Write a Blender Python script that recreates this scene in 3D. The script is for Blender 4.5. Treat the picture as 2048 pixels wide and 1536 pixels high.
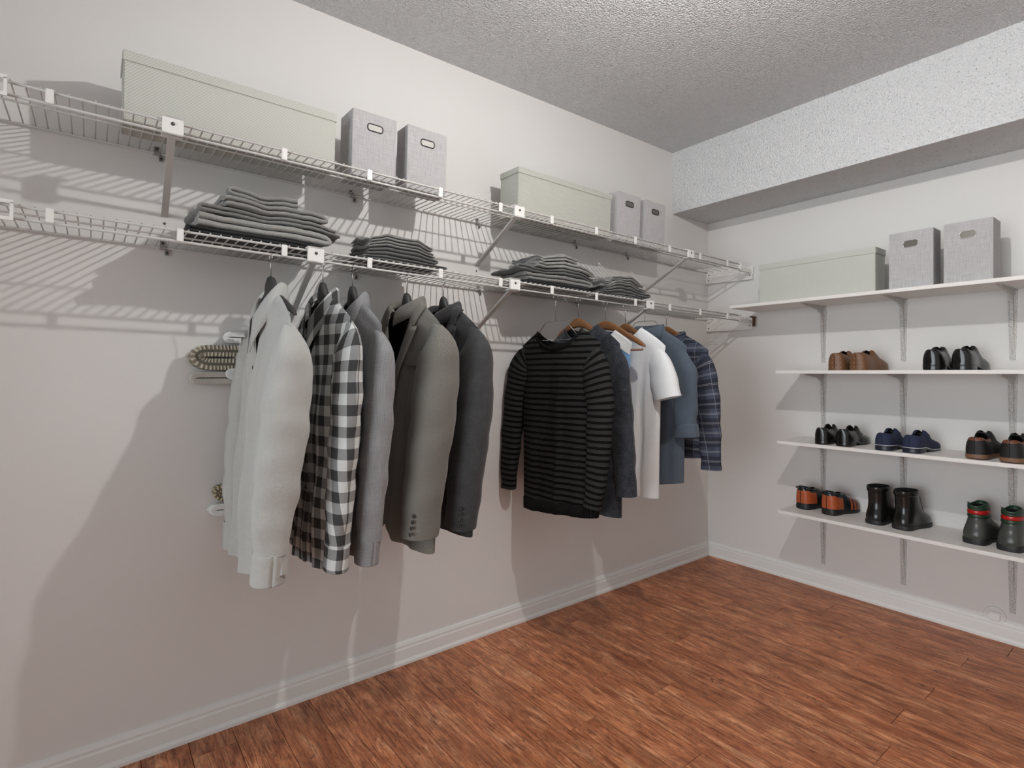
import bpy, bmesh, math, random
from mathutils import noise as mnoise
from mathutils import Vector, Matrix, Euler
R_ = math.radians
scene = bpy.context.scene
for o in list(bpy.data.objects):
    bpy.data.objects.remove(o)
COL = scene.collection

# ------------------------------------------------------------------ camera, world, exposure
HC = 1.146
cam_d = bpy.data.cameras.new('camera'); cam = bpy.data.objects.new('camera', cam_d); COL.objects.link(cam)
cam_d.sensor_fit = 'HORIZONTAL'; cam_d.sensor_width = 36.0
cam_d.lens = 36.0 * 1089.0 / 2048.0
cam_d.shift_y = -23.0 / 2048.0
cam_d.clip_start = 0.02
cam.location = (-3.0804, -1.9653, HC)
cam.rotation_euler = (R_(90), 0, -R_(90 - 52.335))
scene.camera = cam
W = bpy.data.worlds.new('world'); scene.world = W; W.use_nodes = True
W.node_tree.nodes['Background'].inputs[0].default_value = (0.9, 0.95, 1.0, 1)
W.node_tree.nodes['Background'].inputs[1].default_value = 0.25
scene.view_settings.view_transform = 'Standard'
scene.view_settings.look = 'None'
scene.view_settings.gamma = 1.0
scene.view_settings.use_curve_mapping = False
scene.view_settings.exposure = 0.0
LAMP = (-1.95, -1.38, 2.28)
LAMP_STRENGTH = 3800.0
# added fill: large unseen area light shining in through the opening behind the camera
al = bpy.data.lights.new('fill_light', 'AREA'); al.shape = 'RECTANGLE'; al.size = 2.6; al.size_y = 2.2
al.energy = 140.0; al.color = (0.88, 0.95, 1.0)
alo = bpy.data.objects.new('fill_light', al); COL.objects.link(alo)
alo.location = (-6.8, -1.6, 1.15); alo.rotation_euler = (R_(90), 0, R_(-90))

# ------------------------------------------------------------------ material helpers
class NT:
    def __init__(self, name):
        self.m = bpy.data.materials.new(name); self.m.use_nodes = True
        self.t = self.m.node_tree; self.n = self.t.nodes
        self.b = self.n['Principled BSDF']
    def node(self, typ, ins=None, **kw):
        nd = self.n.new(typ)
        for k, v in kw.items(): setattr(nd, k, v)
        if ins:
            for k, v in ins.items(): self.set(nd.inputs[k], v)
        return nd
    def set(self, sock, v):
        if isinstance(v, bpy.types.NodeSocket): self.t.links.new(v, sock)
        elif isinstance(v, bpy.types.Node): self.t.links.new(v.outputs[0], sock)
        else: sock.default_value = v
    def math(self, op, a, b=None, c=None):
        nd = self.n.new('ShaderNodeMath'); nd.operation = op
        self.set(nd.inputs[0], a)
        if b is not None: self.set(nd.inputs[1], b)
        if c is not None: self.set(nd.inputs[2], c)
        return nd.outputs[0]
    def mix(self, f, a, b, mode='MIX'):
        nd = self.n.new('ShaderNodeMix'); nd.data_type = 'RGBA'; nd.blend_type = mode
        self.set(nd.inputs[0], f); self.set(nd.inputs[6], a); self.set(nd.inputs[7], b)
        return nd.outputs[2]
    def ramp(self, f, stops):
        nd = self.n.new('ShaderNodeValToRGB'); self.set(nd.inputs[0], f)
        cr = nd.color_ramp
        while len(cr.elements) < len(stops): cr.elements.new(0.5)
        for e, (p, c) in zip(cr.elements, stops):
            e.position = p; e.color = c if len(c) == 4 else (*c, 1)
        return nd.outputs[0]
    def obj(self): return self.node('ShaderNodeTexCoord').outputs['Object']
    def uv(self): return self.node('ShaderNodeTexCoord').outputs['UV']
    def mapping(self, v, scale=(1, 1, 1), loc=(0, 0, 0), rot=(0, 0, 0)):
        return self.node('ShaderNodeMapping', {'Vector': v, 'Scale': scale, 'Location': loc, 'Rotation': rot}).outputs[0]
    def noise(self, v, s, detail=3, rough=0.5, dist=0.0):
        return self.node('ShaderNodeTexNoise', {'Vector': v, 'Scale': s, 'Detail': detail, 'Roughness': rough, 'Distortion': dist})
    def bump(self, h, strength=0.3, dist=0.01):
        nd = self.node('ShaderNodeBump', {'Height': h, 'Strength': strength, 'Distance': dist})
        self.t.links.new(nd.outputs[0], self.b.inputs['Normal'])
    def out(self, col=None, rough=0.6, metal=0.0, spec=None, sheen=0.0):
        if col is not None: self.set(self.b.inputs['Base Color'], col if not (isinstance(col, tuple) and len(col) == 3) else (*col, 1))
        self.set(self.b.inputs['Roughness'], rough); self.b.inputs['Metallic'].default_value = metal
        if spec is not None: self.b.inputs['Specular IOR Level'].default_value = spec
        if sheen: self.b.inputs['Sheen Weight'].default_value = sheen
        return self.m

def s2l(r, g, b):
    f = lambda c: (c / 255 / 12.92) if c / 255 <= 0.04045 else ((c / 255 + 0.055) / 1.055) ** 2.4
    return (f(r), f(g), f(b), 1.0)

def plain(name, col, rough=0.5, metal=0.0, spec=None, nscale=None, namp=0.08, bump=0.0, bscale=200):
    t = NT(name)
    c = col
    v = t.obj()
    if nscale:
        n = t.noise(v, nscale, 4)
        c = t.mix(t.math('MULTIPLY', n.outputs[0], 1.0), tuple(x * (1 - namp) for x in col[:3]) + (1,), tuple(min(1, x * (1 + namp)) for x in col[:3]) + (1,))
    if bump:
        t.bump(t.noise(v, bscale, 3).outputs[0], bump, 0.002)
    return t.out(c, rough, metal, spec)

M = {}
def m_wall():
    t = NT('wall_paint'); v = t.obj()
    n = t.noise(v, 2.3, 4); n2 = t.noise(v, 30, 2)
    c = t.mix(n.outputs[0], s2l(217, 214, 211), s2l(223, 221, 218))
    t.bump(t.noise(v, 260, 2).outputs[0], 0.12, 0.001)
    return t.out(c, 0.62, spec=0.3)
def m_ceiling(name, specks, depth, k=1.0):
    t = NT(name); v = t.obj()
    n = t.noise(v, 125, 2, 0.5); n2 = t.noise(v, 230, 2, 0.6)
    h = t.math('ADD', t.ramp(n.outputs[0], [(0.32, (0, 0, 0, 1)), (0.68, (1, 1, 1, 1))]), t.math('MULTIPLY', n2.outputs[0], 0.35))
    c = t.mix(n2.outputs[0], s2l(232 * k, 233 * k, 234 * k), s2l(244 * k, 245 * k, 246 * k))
    if specks:
        sp = t.noise(v, 130, 2, 0.5)
        c = t.mix(t.ramp(sp.outputs[0], [(0.29, (0, 0, 0, 1)), (0.35, (1, 1, 1, 1))]), s2l(170, 171, 172), c)
    t.bump(h, 1.0, depth)
    return t.out(c, 0.8, spec=0.2)
def m_wood(rot=False):
    t = NT('floor_wood')
    oi = t.node('ShaderNodeObjectInfo').outputs['Random']
    tc = t.obj()
    off = t.node('ShaderNodeCombineXYZ', {'X': t.math('MULTIPLY', oi, 37.0), 'Y': t.math('MULTIPLY', oi, 91.0), 'Z': t.math('MULTIPLY', oi, 17.0)})
    v = t.node('ShaderNodeVectorMath', {0: tc, 1: off.outputs[0]}, operation='ADD').outputs[0]
    g1 = t.noise(t.mapping(v, (1, 0.13, 1)), 26, 7, 0.68, 1.4)
    g2 = t.noise(t.mapping(v, (1, 0.05, 1)), 230, 4, 0.65, 0.8)
    bl = t.noise(t.mapping(v, (1, 0.5, 1)), 20, 6, 0.72, 0.8)
    kn = t.noise(t.mapping(v, (1, 0.6, 1)), 34, 5, 0.7, 1.0)
    c = t.ramp(g1.outputs[0], [(0.30, s2l(146, 92, 64)), (0.44, s2l(190, 128, 92)), (0.56, s2l(214, 154, 114)), (0.70, s2l(240, 190, 150))])
    c = t.mix(t.ramp(bl.outputs[0], [(0.38, (0, 0, 0, 1)), (0.60, (1, 1, 1, 1))]), t.mix(0.55, c, s2l(112, 66, 46)), c)
    c = t.mix(t.math('MULTIPLY', t.ramp(g2.outputs[0], [(0.38, (1, 1, 1, 1)), (0.50, (0, 0, 0, 1))]), 0.65), c, s2l(84, 46, 30))
    c = t.mix(t.math('MULTIPLY', t.ramp(kn.outputs[0], [(0.31, (1, 1, 1, 1)), (0.39, (0, 0, 0, 1))]), 0.75), c, s2l(80, 50, 40))
    # plank to plank tone
    hs = t.node('ShaderNodeHueSaturation', {'Hue': 0.494, 'Saturation': 1.07, 'Value': t.math('MULTIPLY_ADD', oi, 0.22, 0.92), 'Color': c})
    t.bump(g2.outputs[0], 0.12, 0.001)
    return t.out(hs.outputs[0], t.math('MULTIPLY_ADD', g1.outputs[0], 0.2, 0.33), spec=0.4)
def m_weave(name, a, b, scale=260, kind='check'):
    t = NT(name); v = t.obj()
    sx = t.node('ShaderNodeSeparateXYZ', {0: v})
    u = t.math('ADD', sx.outputs[0], sx.outputs[1])
    if kind == 'check':
        h = t.math('MULTIPLY', t.math('SINE', t.math('MULTIPLY', u, scale)), t.math('SINE', t.math('MULTIPLY', sx.outputs[2], scale)))
    elif kind == 'linen':
        n1 = t.noise(t.mapping(v, (1, 1, 0.06)), scale, 2); n2 = t.noise(t.mapping(v, (0.06, 0.06, 1)), scale, 2)
        h = t.math('SUBTRACT', t.math('ADD', n1.outputs[0], n2.outputs[0]), 1.0)
        h = t.math('MULTIPLY', h, 3.0)
    else:
        n1 = t.noise(t.mapping(v, (0.05, 0.05, 1)), scale, 2)
        h = t.math('MULTIPLY', t.math('SUBTRACT', n1.outputs[0], 0.5), 3.0)
    f = t.math('MULTIPLY_ADD', h, 0.5, 0.5)
    t.bump(f, 0.25, 0.002)
    return t.out(t.mix(f, a, b), 0.85, spec=0.15)
def fabric(name, col, col2=None, scale=60, rough=0.9, weave=900, kind=None, bump=0.25):
    t = NT(name); v = t.uv()
    c2 = col2 or tuple(x * 0.86 for x in col[:3]) + (1,)
    n = t.noise(v, scale, 4, 0.6)
    c = t.mix(n.outputs[0], c2, col)
    sx = t.node('ShaderNodeSeparateXYZ', {0: v}); U, V = sx.outputs[0], sx.outputs[1]
    wv = t.math('MULTIPLY', t.math('SINE', t.math('MULTIPLY', U, weave)), t.math('SINE', t.math('MULTIPLY', V, weave)))
    h = wv
    if kind == 'slub':
        n1 = t.noise(t.mapping(v, (1, 0.03, 1)), 500, 2)
        n2 = t.noise(t.mapping(v, (0.05, 1, 1)), 500, 2)
        f = t.math('ADD', t.math('MULTIPLY', n1.outputs[0], .6), t.math('MULTIPLY', n2.outputs[0], .4))
        c = t.mix(t.ramp(f, [(0.38, (0, 0, 0, 1)), (0.62, (1, 1, 1, 1))]), c2, col)
    if kind == 'tweed':
        z = t.math('ABSOLUTE', t.math('SUBTRACT', t.math('FRACT', t.math('MULTIPLY', U, 55)), 0.5))
        st = t.math('SINE', t.math('MULTIPLY', t.math('ADD', V, t.math('MULTIPLY', z, 0.012)), 1500))
        nn = t.noise(v, 420, 2)
        f = t.math('ADD', t.math('MULTIPLY', st, 0.28), t.math('MULTIPLY', t.math('SUBTRACT', nn.outputs[0], 0.5), 2.4))
        c = t.mix(t.math('MULTIPLY_ADD', f, 0.5, 0.5), c2, col)
        h = f
    if kind == 'heather':
        nn = t.noise(v, 330, 2); n3 = t.noise(v, 24, 4, .7)
        f = t.math('ADD', t.math('MULTIPLY', nn.outputs[0], .6), t.math('MULTIPLY', n3.outputs[0], .4))
        c = t.mix(t.ramp(f, [(0.42, (0, 0, 0, 1)), (0.6, (1, 1, 1, 1))]), c2, col); h = nn.outputs[0]
    t.bump(h, bump, 0.0012)
    return t.out(c, rough, spec=0.15, sheen=0.15)
def m_check(name):
    t = NT(name); v = t.uv()
    sx = t.node('ShaderNodeSeparateXYZ', {0: v})
    p = 1 / 0.058
    a = t.math('GREATER_THAN', t.math('FRACT', t.math('MULTIPLY', sx.outputs[0], p)), 0.5)
    b = t.math('GREATER_THAN', t.math('FRACT', t.math('MULTIPLY', sx.outputs[1], p)), 0.5)
    s = t.math('MULTIPLY', t.math('ADD', a, b), 0.5)
    c = t.ramp(s, [(0.0, s2l(206, 207, 205)), (0.25, s2l(140, 140, 139)), (0.75, s2l(66, 66, 66))])
    c.node.color_ramp.interpolation = 'CONSTANT'
    t.bump(t.math('MULTIPLY', t.math('SINE', t.math('MULTIPLY', sx.outputs[0], 900)), t.math('SINE', t.math('MULTIPLY', sx.outputs[1], 900))), 0.2, 0.001)
    return t.out(c, 0.9, spec=0.15)
def m_stripe(name):
    t = NT(name); v = t.uv()
    sx = t.node('ShaderNodeSeparateXYZ', {0: v})
    wob = t.noise(v, 9, 2)
    y = t.math('ADD', sx.outputs[1], t.math('MULTIPLY', wob.outputs[0], 0.006))
    f = t.math('FRACT', t.math('MULTIPLY', y, 1 / 0.0236))
    b = t.math('GREATER_THAN', f, 0.58)
    rib = t.math('SINE', t.math('MULTIPLY', sx.outputs[0], 1400)); rib2 = t.math('SINE', t.math('MULTIPLY', y, 1600))
    g = t.mix(t.math('MULTIPLY_ADD', rib2, 0.3, 0.5), s2l(40, 39, 38), s2l(58, 57, 56))
    c = t.mix(b, g, s2l(14, 14, 15))
    t.bump(t.math('ADD', t.math('ADD', rib, rib2), t.math('MULTIPLY', b, -1.5)), 0.35, 0.0015)
    return t.out(c, 0.95, spec=0.1)
def m_plaid(name):
    t = NT(name); v = t.uv()
    sx = t.node('ShaderNodeSeparateXYZ', {0: v})
    def line(co, per, lo, hi):
        f = t.math('FRACT', t.math('MULTIPLY', co, 1 / per))
        return t.math('MULTIPLY', t.math('GREATER_THAN', f, lo), t.math('LESS_THAN', f, hi))
    U, V = sx.outputs[0], sx.outputs[1]
    c = t.mix(t.math('GREATER_THAN', t.math('FRACT', t.math('MULTIPLY', V, 1 / 0.086)), 0.5), s2l(52, 55, 66), s2l(72, 77, 92))
    c = t.mix(t.math('MULTIPLY', t.math('GREATER_THAN', t.math('FRACT', t.math('MULTIPLY', U, 1 / 0.07)), 0.5), 0.35), c, s2l(42, 45, 54))
    l = t.math('MAXIMUM', t.math('MAXIMUM', line(V, .043, .40, .45), line(V, .043, .52, .57)), t.math('MULTIPLY', line(U, .07, .45, .49), 0.6))
    l = t.math('MULTIPLY', l, 0.45)
    c = t.mix(l, c, s2l(176, 178, 184))
    return t.out(c, 0.9, spec=0.12)
def m_knit(name, a, b, s=700):
    t = NT(name); v = t.uv()
    sx = t.node('ShaderNodeSeparateXYZ', {0: v})
    w = t.math('MULTIPLY', t.math('SINE', t.math('ADD', t.math('MULTIPLY', sx.outputs[0], s), t.math('MULTIPLY', t.math('SINE', t.math('MULTIPLY', sx.outputs[1], s * 1.4)), 1.1))), 0.5)
    f = t.math('ADD', w, 0.5)
    t.bump(f, 1.0, 0.006)
    return t.out(t.mix(f, a, b), 0.95, spec=0.1)
def m_emit(name, col, s):
    t = NT(name); t.b.inputs['Emission Color'].default_value = (*col, 1); t.b.inputs['Emission Strength'].default_value = s
    return t.out((1, 1, 1), 0.4)

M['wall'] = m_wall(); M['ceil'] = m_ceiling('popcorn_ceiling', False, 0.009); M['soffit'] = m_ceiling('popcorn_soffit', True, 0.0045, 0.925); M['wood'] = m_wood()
M['trim'] = plain('white_trim_paint', s2l(226, 225, 222), 0.38, spec=0.4, nscale=6, namp=0.03, bump=0.05, bscale=90)
M['shelfpaint'] = plain('white_shelf_paint', s2l(228, 224, 220), 0.45, nscale=8, namp=0.04, bump=0.15, bscale=60)
def m_bracket():
    t = NT('speckled_bracket_paint'); v = t.obj()
    n = t.noise(v, 300, 3, 0.6)
    c = t.mix(t.ramp(n.outputs[0], [(0.36, (0, 0, 0, 1)), (0.46, (1, 1, 1, 1))]), s2l(96, 92, 88), s2l(200, 196, 192))  # dark grey specks scattered over pale paint so the brackets stand out
    t.bump(n.outputs[0], 0.4, 0.002)
    return t.out(c, 0.5)
M['bracketpaint'] = m_bracket()
M['wire'] = plain('white_epoxy_wire', s2l(200, 197, 193), 0.35, spec=0.5)
M['plastic'] = plain('white_plastic', s2l(232, 230, 226), 0.4)
M['steel'] = plain('screw_steel', s2l(90, 88, 85), 0.35, metal=0.9)
M['chrome'] = plain('chrome_wire', s2l(190, 190, 188), 0.18, metal=1.0)
M['clip'] = plain('clear_grey_clip', s2l(150, 147, 143), 0.25, spec=0.6)
M['rust'] = plain('rusty_steel', s2l(92, 62, 46), 0.8, nscale=120, namp=0.5)
M['subfloor'] = plain('subfloor_dark', s2l(40, 28, 22), 0.9)
M['dark'] = plain('dark_gap', s2l(16, 15, 15), 0.9)

# ------------------------------------------------------------------ object helpers
def tag(o, label=None, cat=None, group=None, kind=None):
    if label: o['label'] = label
    if cat: o['category'] = cat
    if group: o['group'] = group
    if kind: o['kind'] = kind
    return o
def empty(name, loc=(0, 0, 0), rot=(0, 0, 0)):
    o = bpy.data.objects.new(name, None); COL.objects.link(o)
    o.location = loc; o.rotation_euler = rot; o.empty_display_size = 0.05
    return o
def link(name, me, mat=None, parent=None, loc=(0, 0, 0), rot=(0, 0, 0)):
    o = bpy.data.objects.new(name, me); COL.objects.link(o)
    if mat is not None and not me.materials: me.materials.append(mat)
    o.location = loc; o.rotation_euler = rot
    if parent: o.parent = parent
    return o
def mesh(name, verts, faces, uvs=None, smooth=True):
    me = bpy.data.meshes.new(name)
    me.from_pydata([tuple(v) for v in verts], [], faces)
    if uvs is not None:
        ul = me.uv_layers.new(name='uv')
        for l in me.loops: ul.data[l.index].uv = uvs[l.vertex_index]
    if smooth:
        for p in me.polygons: p.use_smooth = True
    me.update()
    return me
class MB:
    """collects shapes for one mesh"""
    def __init__(self): self.v = []; self.f = []; self.uv = []
    def add(self, vs, fs, uv=None):
        n = len(self.v); self.v += [tuple(p) for p in vs]; self.f += [tuple(i + n for i in f) for f in fs]
        self.uv += list(uv) if uv else [(p[0] + p[1], p[2]) for p in vs]
    def box(self, a, b, mtx=None):
        x0, y0, z0 = a; x1, y1, z1 = b
        vs = [Vector(p) for p in [(x0, y0, z0), (x1, y0, z0), (x1, y1, z0), (x0, y1, z0), (x0, y0, z1), (x1, y0, z1), (x1, y1, z1), (x0, y1, z1)]]
        if mtx: vs = [mtx @ p for p in vs]
        self.add(vs, [(3, 2, 1, 0), (4, 5, 6, 7), (0, 1, 5, 4), (1, 2, 6, 5), (2, 3, 7, 6), (3, 0, 4, 7)])
    def tube(self, pts, r, n=8, closed=False, cap=True):
        pts = [Vector(p) for p in pts]; N = len(pts)
        rs = r if isinstance(r, (list, tuple)) else [r] * N
        rings = []; prev = None
        for i, p in enumerate(pts):
            if closed: t = pts[(i + 1) % N] - pts[i - 1]
            else: t = (pts[min(i + 1, N - 1)] - pts[max(i - 1, 0)])
            t.normalize()
            if prev is None:
                a = Vector((0, 0, 1)) if abs(t.z) < 0.9 else Vector((1, 0, 0))
                u = t.cross(a).normalized()
            else:
                u = (prev - t * prev.dot(t)).normalized()
            prev = u; w = t.cross(u)
            rings.append([p + (u * math.cos(2 * math.pi * k / n) + w * math.sin(2 * math.pi * k / n)) * rs[i] for k in range(n)])
        vs = [q for rg in rings for q in rg]; fs = []
        M_ = N if closed else N - 1
        for i in range(M_):
            for k in range(n):
                a = i * n + k; b = i * n + (k + 1) % n; i2 = (i + 1) % N
                fs.append((a, b, i2 * n + (k + 1) % n, i2 * n + k))
        if cap and not closed:
            fs.append(tuple(range(n))[::-1]); fs.append(tuple((N - 1) * n + k for k in range(n)))
        self.add(vs, fs)
    def prism(self, poly, axis, a, b):
        """poly: 2D points; extruded along axis 0/1/2 between a and b"""
        def P(p, h):
            if axis == 0: return (h, p[0], p[1])
            if axis == 1: return (p[0], h, p[1])
            return (p[0], p[1], h)
        n = len(poly)
        vs = [P(p, a) for p in poly] + [P(p, b) for p in poly]
        fs = [tuple(range(n))[::-1], tuple(range(n, 2 * n))] + [(i, (i + 1) % n, n + (i + 1) % n, n + i) for i in range(n)]
        self.add(vs, fs)
    def lathe(self, prof, c=(0, 0, 0), n=16, axis=2):
        vs = []
        for r, h in prof:
            for k in range(n):
                a = 2 * math.pi * k / n; p = (r * math.cos(a), r * math.sin(a), h)
                if axis == 0: p = (p[2], p[0], p[1])
                if axis == 1: p = (p[0], p[2], p[1])
                vs.append((p[0] + c[0], p[1] + c[1], p[2] + c[2]))
        fs = [(i * n + k, i * n + (k + 1) % n, (i + 1) * n + (k + 1) % n, (i + 1) * n + k) for i in range(len(prof) - 1) for k in range(n)]
        fs += [tuple(range(n))[::-1], tuple((len(prof) - 1) * n + k for k in range(n))]
        self.add(vs, fs)
    def build(self, name, mat, parent=None, smooth=False, bevel=0.0, loc=(0, 0, 0), rot=(0, 0, 0), autos=False):
        me = mesh(name, self.v, self.f, self.uv, smooth)
        bm = bmesh.new(); bm.from_mesh(me)
        if bevel: bmesh.ops.bevel(bm, geom=bm.edges[:], offset=bevel, segments=2, affect='EDGES', clamp_overlap=True)
        bmesh.ops.recalc_face_normals(bm, faces=bm.faces[:])
        bm.to_mesh(me); bm.free()
        if autos:
            for p in me.polygons: p.use_smooth = True
            me.set_sharp_from_angle(angle=R_(40))
        return link(name, me, mat, parent, loc, rot)
def interp(tab, x):
    if x <= tab[0][0]: return tab[0][1]
    for (a, fa), (b, fb) in zip(tab, tab[1:]):
        if x <= b:
            t = (x - a) / (b - a); t = t * t * (3 - 2 * t)
            return fa + (fb - fa) * t
    return tab[-1][1]
def spline(tab, x):
    """monotone cubic through (x, v) knots"""
    n = len(tab); xs = [t[0] for t in tab]; ys = [t[1] for t in tab]
    if x <= xs[0]: return ys[0]
    if x >= xs[-1]: return ys[-1]
    h = [xs[i + 1] - xs[i] or 1e-9 for i in range(n - 1)]; d = [(ys[i + 1] - ys[i]) / h[i] for i in range(n - 1)]
    m = [d[0]] + [0.0 if d[i - 1] * d[i] <= 0 else 2 * d[i - 1] * d[i] / (d[i - 1] + d[i]) for i in range(1, n - 1)] + [d[-1]]
    for i in range(n - 1):
        if x <= xs[i + 1]:
            t = (x - xs[i]) / h[i]; t2, t3 = t * t, t * t * t
            return (2 * t3 - 3 * t2 + 1) * ys[i] + (t3 - 2 * t2 + t) * h[i] * m[i] + (-2 * t3 + 3 * t2) * ys[i + 1] + (t3 - t2) * h[i] * m[i + 1]
def copy_tree(o, parent=None):
    c = o.copy(); COL.objects.link(c); c.parent = parent
    for ch in [k for k in bpy.data.objects if k.parent == o and k != c]: copy_tree(ch, c)
    return c

# ------------------------------------------------------------------ room shell
XB, YB, ZC = -4.3, -2.75, 2.44        # far ends of the room behind the camera, ceiling height
def struct(name, a, b, mat, label, cat):
    m = MB(); m.box(a, b); o = m.build(name, mat); tag(o, label, cat, kind='structure'); return o
floor = struct('floor', (XB, YB, -0.06), (0, 0, -0.0085), M['subfloor'], 'reddish brown wood plank floor of the closet', 'floor')
struct('wall_left', (XB - .1, 0, 0), (0.1, 0.1, ZC), M['wall'], 'long pale grey painted wall behind the wire shelves', 'wall')
struct('wall_right', (0, YB, 0), (0.1, 0, ZC), M['wall'], 'pale grey painted wall behind the shoe shelves', 'wall')
struct('wall_back', (XB - .1, YB - .1, 0), (0.1, YB, ZC), M['wall'], 'pale grey wall on the near side of the closet', 'wall')
m = MB(); m.box((XB - .1, YB, 0), (XB, -2.6, ZC)); m.box((XB - .1, -0.6, 0), (XB, 0, ZC)); m.box((XB - .1, -2.6, 2.1), (XB, -0.6, ZC))  # unseen wall; its wide opening is added to let the fill light in
tag(m.build('wall_front', M['wall']), 'unseen pale grey wall with a wide opening added for the fill light', 'wall', kind='structure')
ceiling = struct('ceiling', (XB - .1, YB - .1, ZC), (0.1, 0.1, ZC + .1), M['ceil'], 'grey white popcorn textured ceiling', 'ceiling')
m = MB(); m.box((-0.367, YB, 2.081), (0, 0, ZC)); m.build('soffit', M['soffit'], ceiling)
def baseboard(name, along, a, b, label):
    prof = [(0, 0), (0.020, 0), (0.020, 0.010), (0.014, 0.020), (0.013, 0.058), (0.010, 0.064), (0.0105, 0.072), (0.006, 0.083), (0, 0.086)]
    m = MB()
    if along == 'x': m.prism([(-p[0], p[1]) for p in prof], 0, a, b)
    else: m.prism([(-p[0], p[1]) for p in prof], 1, a, b)
    tag(m.build(name, M['trim']), label, 'baseboard', kind='structure')
baseboard('baseboard_left', 'x', XB, 0, 'white baseboard along the wall under the hanging clothes')
baseboard('baseboard_right', 'y', YB, 0, 'white baseboard along the wall under the shoe shelves')
# planks
rnd = random.Random(7)
PW, PL, PH = 0.122, 1.22, 0.0085
def plank_mesh(w, l):
    m = MB(); g = 0.0007
    m.box((-w / 2 + g, -l / 2 + g, -PH), (w / 2 - g, l / 2 - g, 0))
    me = mesh('plank', m.v, m.f, None, False); bm = bmesh.new(); bm.from_mesh(me)
    bmesh.ops.bevel(bm, geom=[e for e in bm.edges if all(v.co.z > -1e-4 for v in e.verts)], offset=0.0009, segments=1, affect='EDGES')
    bm.to_mesh(me); bm.free(); me.materials.append(M['wood']); return me
pm_full = plank_mesh(PW, PL)
nc = int(math.ceil(-XB / PW)) + 1
for k in range(nc):
    x1 = -1.746 + PW * 15 - PW * k; x0 = x1 - PW
    xc0, xc1 = max(x0, XB), min(x1, 0)
    if xc1 - xc0 < 0.004: continue
    if abs(x0 + 1.868) < 0.01: first = -0.699
    elif x0 < -1.40 < x1: first = -0.735
    else: first = -rnd.uniform(0.05, PL)
    ys = [0.0]; y = first
    while y > YB: ys.append(y); y -= PL
    ys.append(YB)
    for a, b in zip(ys, ys[1:]):
        l = a - b
        if l < 0.01: continue
        full = abs(l - PL) < 1e-6 and abs(xc1 - xc0 - PW) < 1e-6
        me = pm_full if full else plank_mesh(xc1 - xc0, l)
        link('plank', me, None, floor, ((xc0 + xc1) / 2, (a + b) / 2, 0))
# ceiling lamp: porcelain holder and bare bulb
root = empty('ceiling_lamp', (LAMP[0], LAMP[1], ZC)); tag(root, 'porcelain ceiling lampholder with a bare round bulb', 'lamp')
m = MB(); m.lathe([(0.06, 0), (0.06, -0.012), (0.035, -0.03), (0.026, -0.075), (0.012, -0.09), (0.010, -0.150)], n=24); m.build('lampholder', M['plastic'], root, smooth=True)
m = MB(); m.lathe([(0.009, -0.150), (0.013, -0.154), (0.0145, -0.166), (0.013, -0.178), (0.008, -0.184), (0.001, -0.186)], n=20)
m.build('bulb', m_emit('bulb_glow', (1.0, 0.99, 0.975), LAMP_STRENGTH), root, smooth=True)

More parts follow.
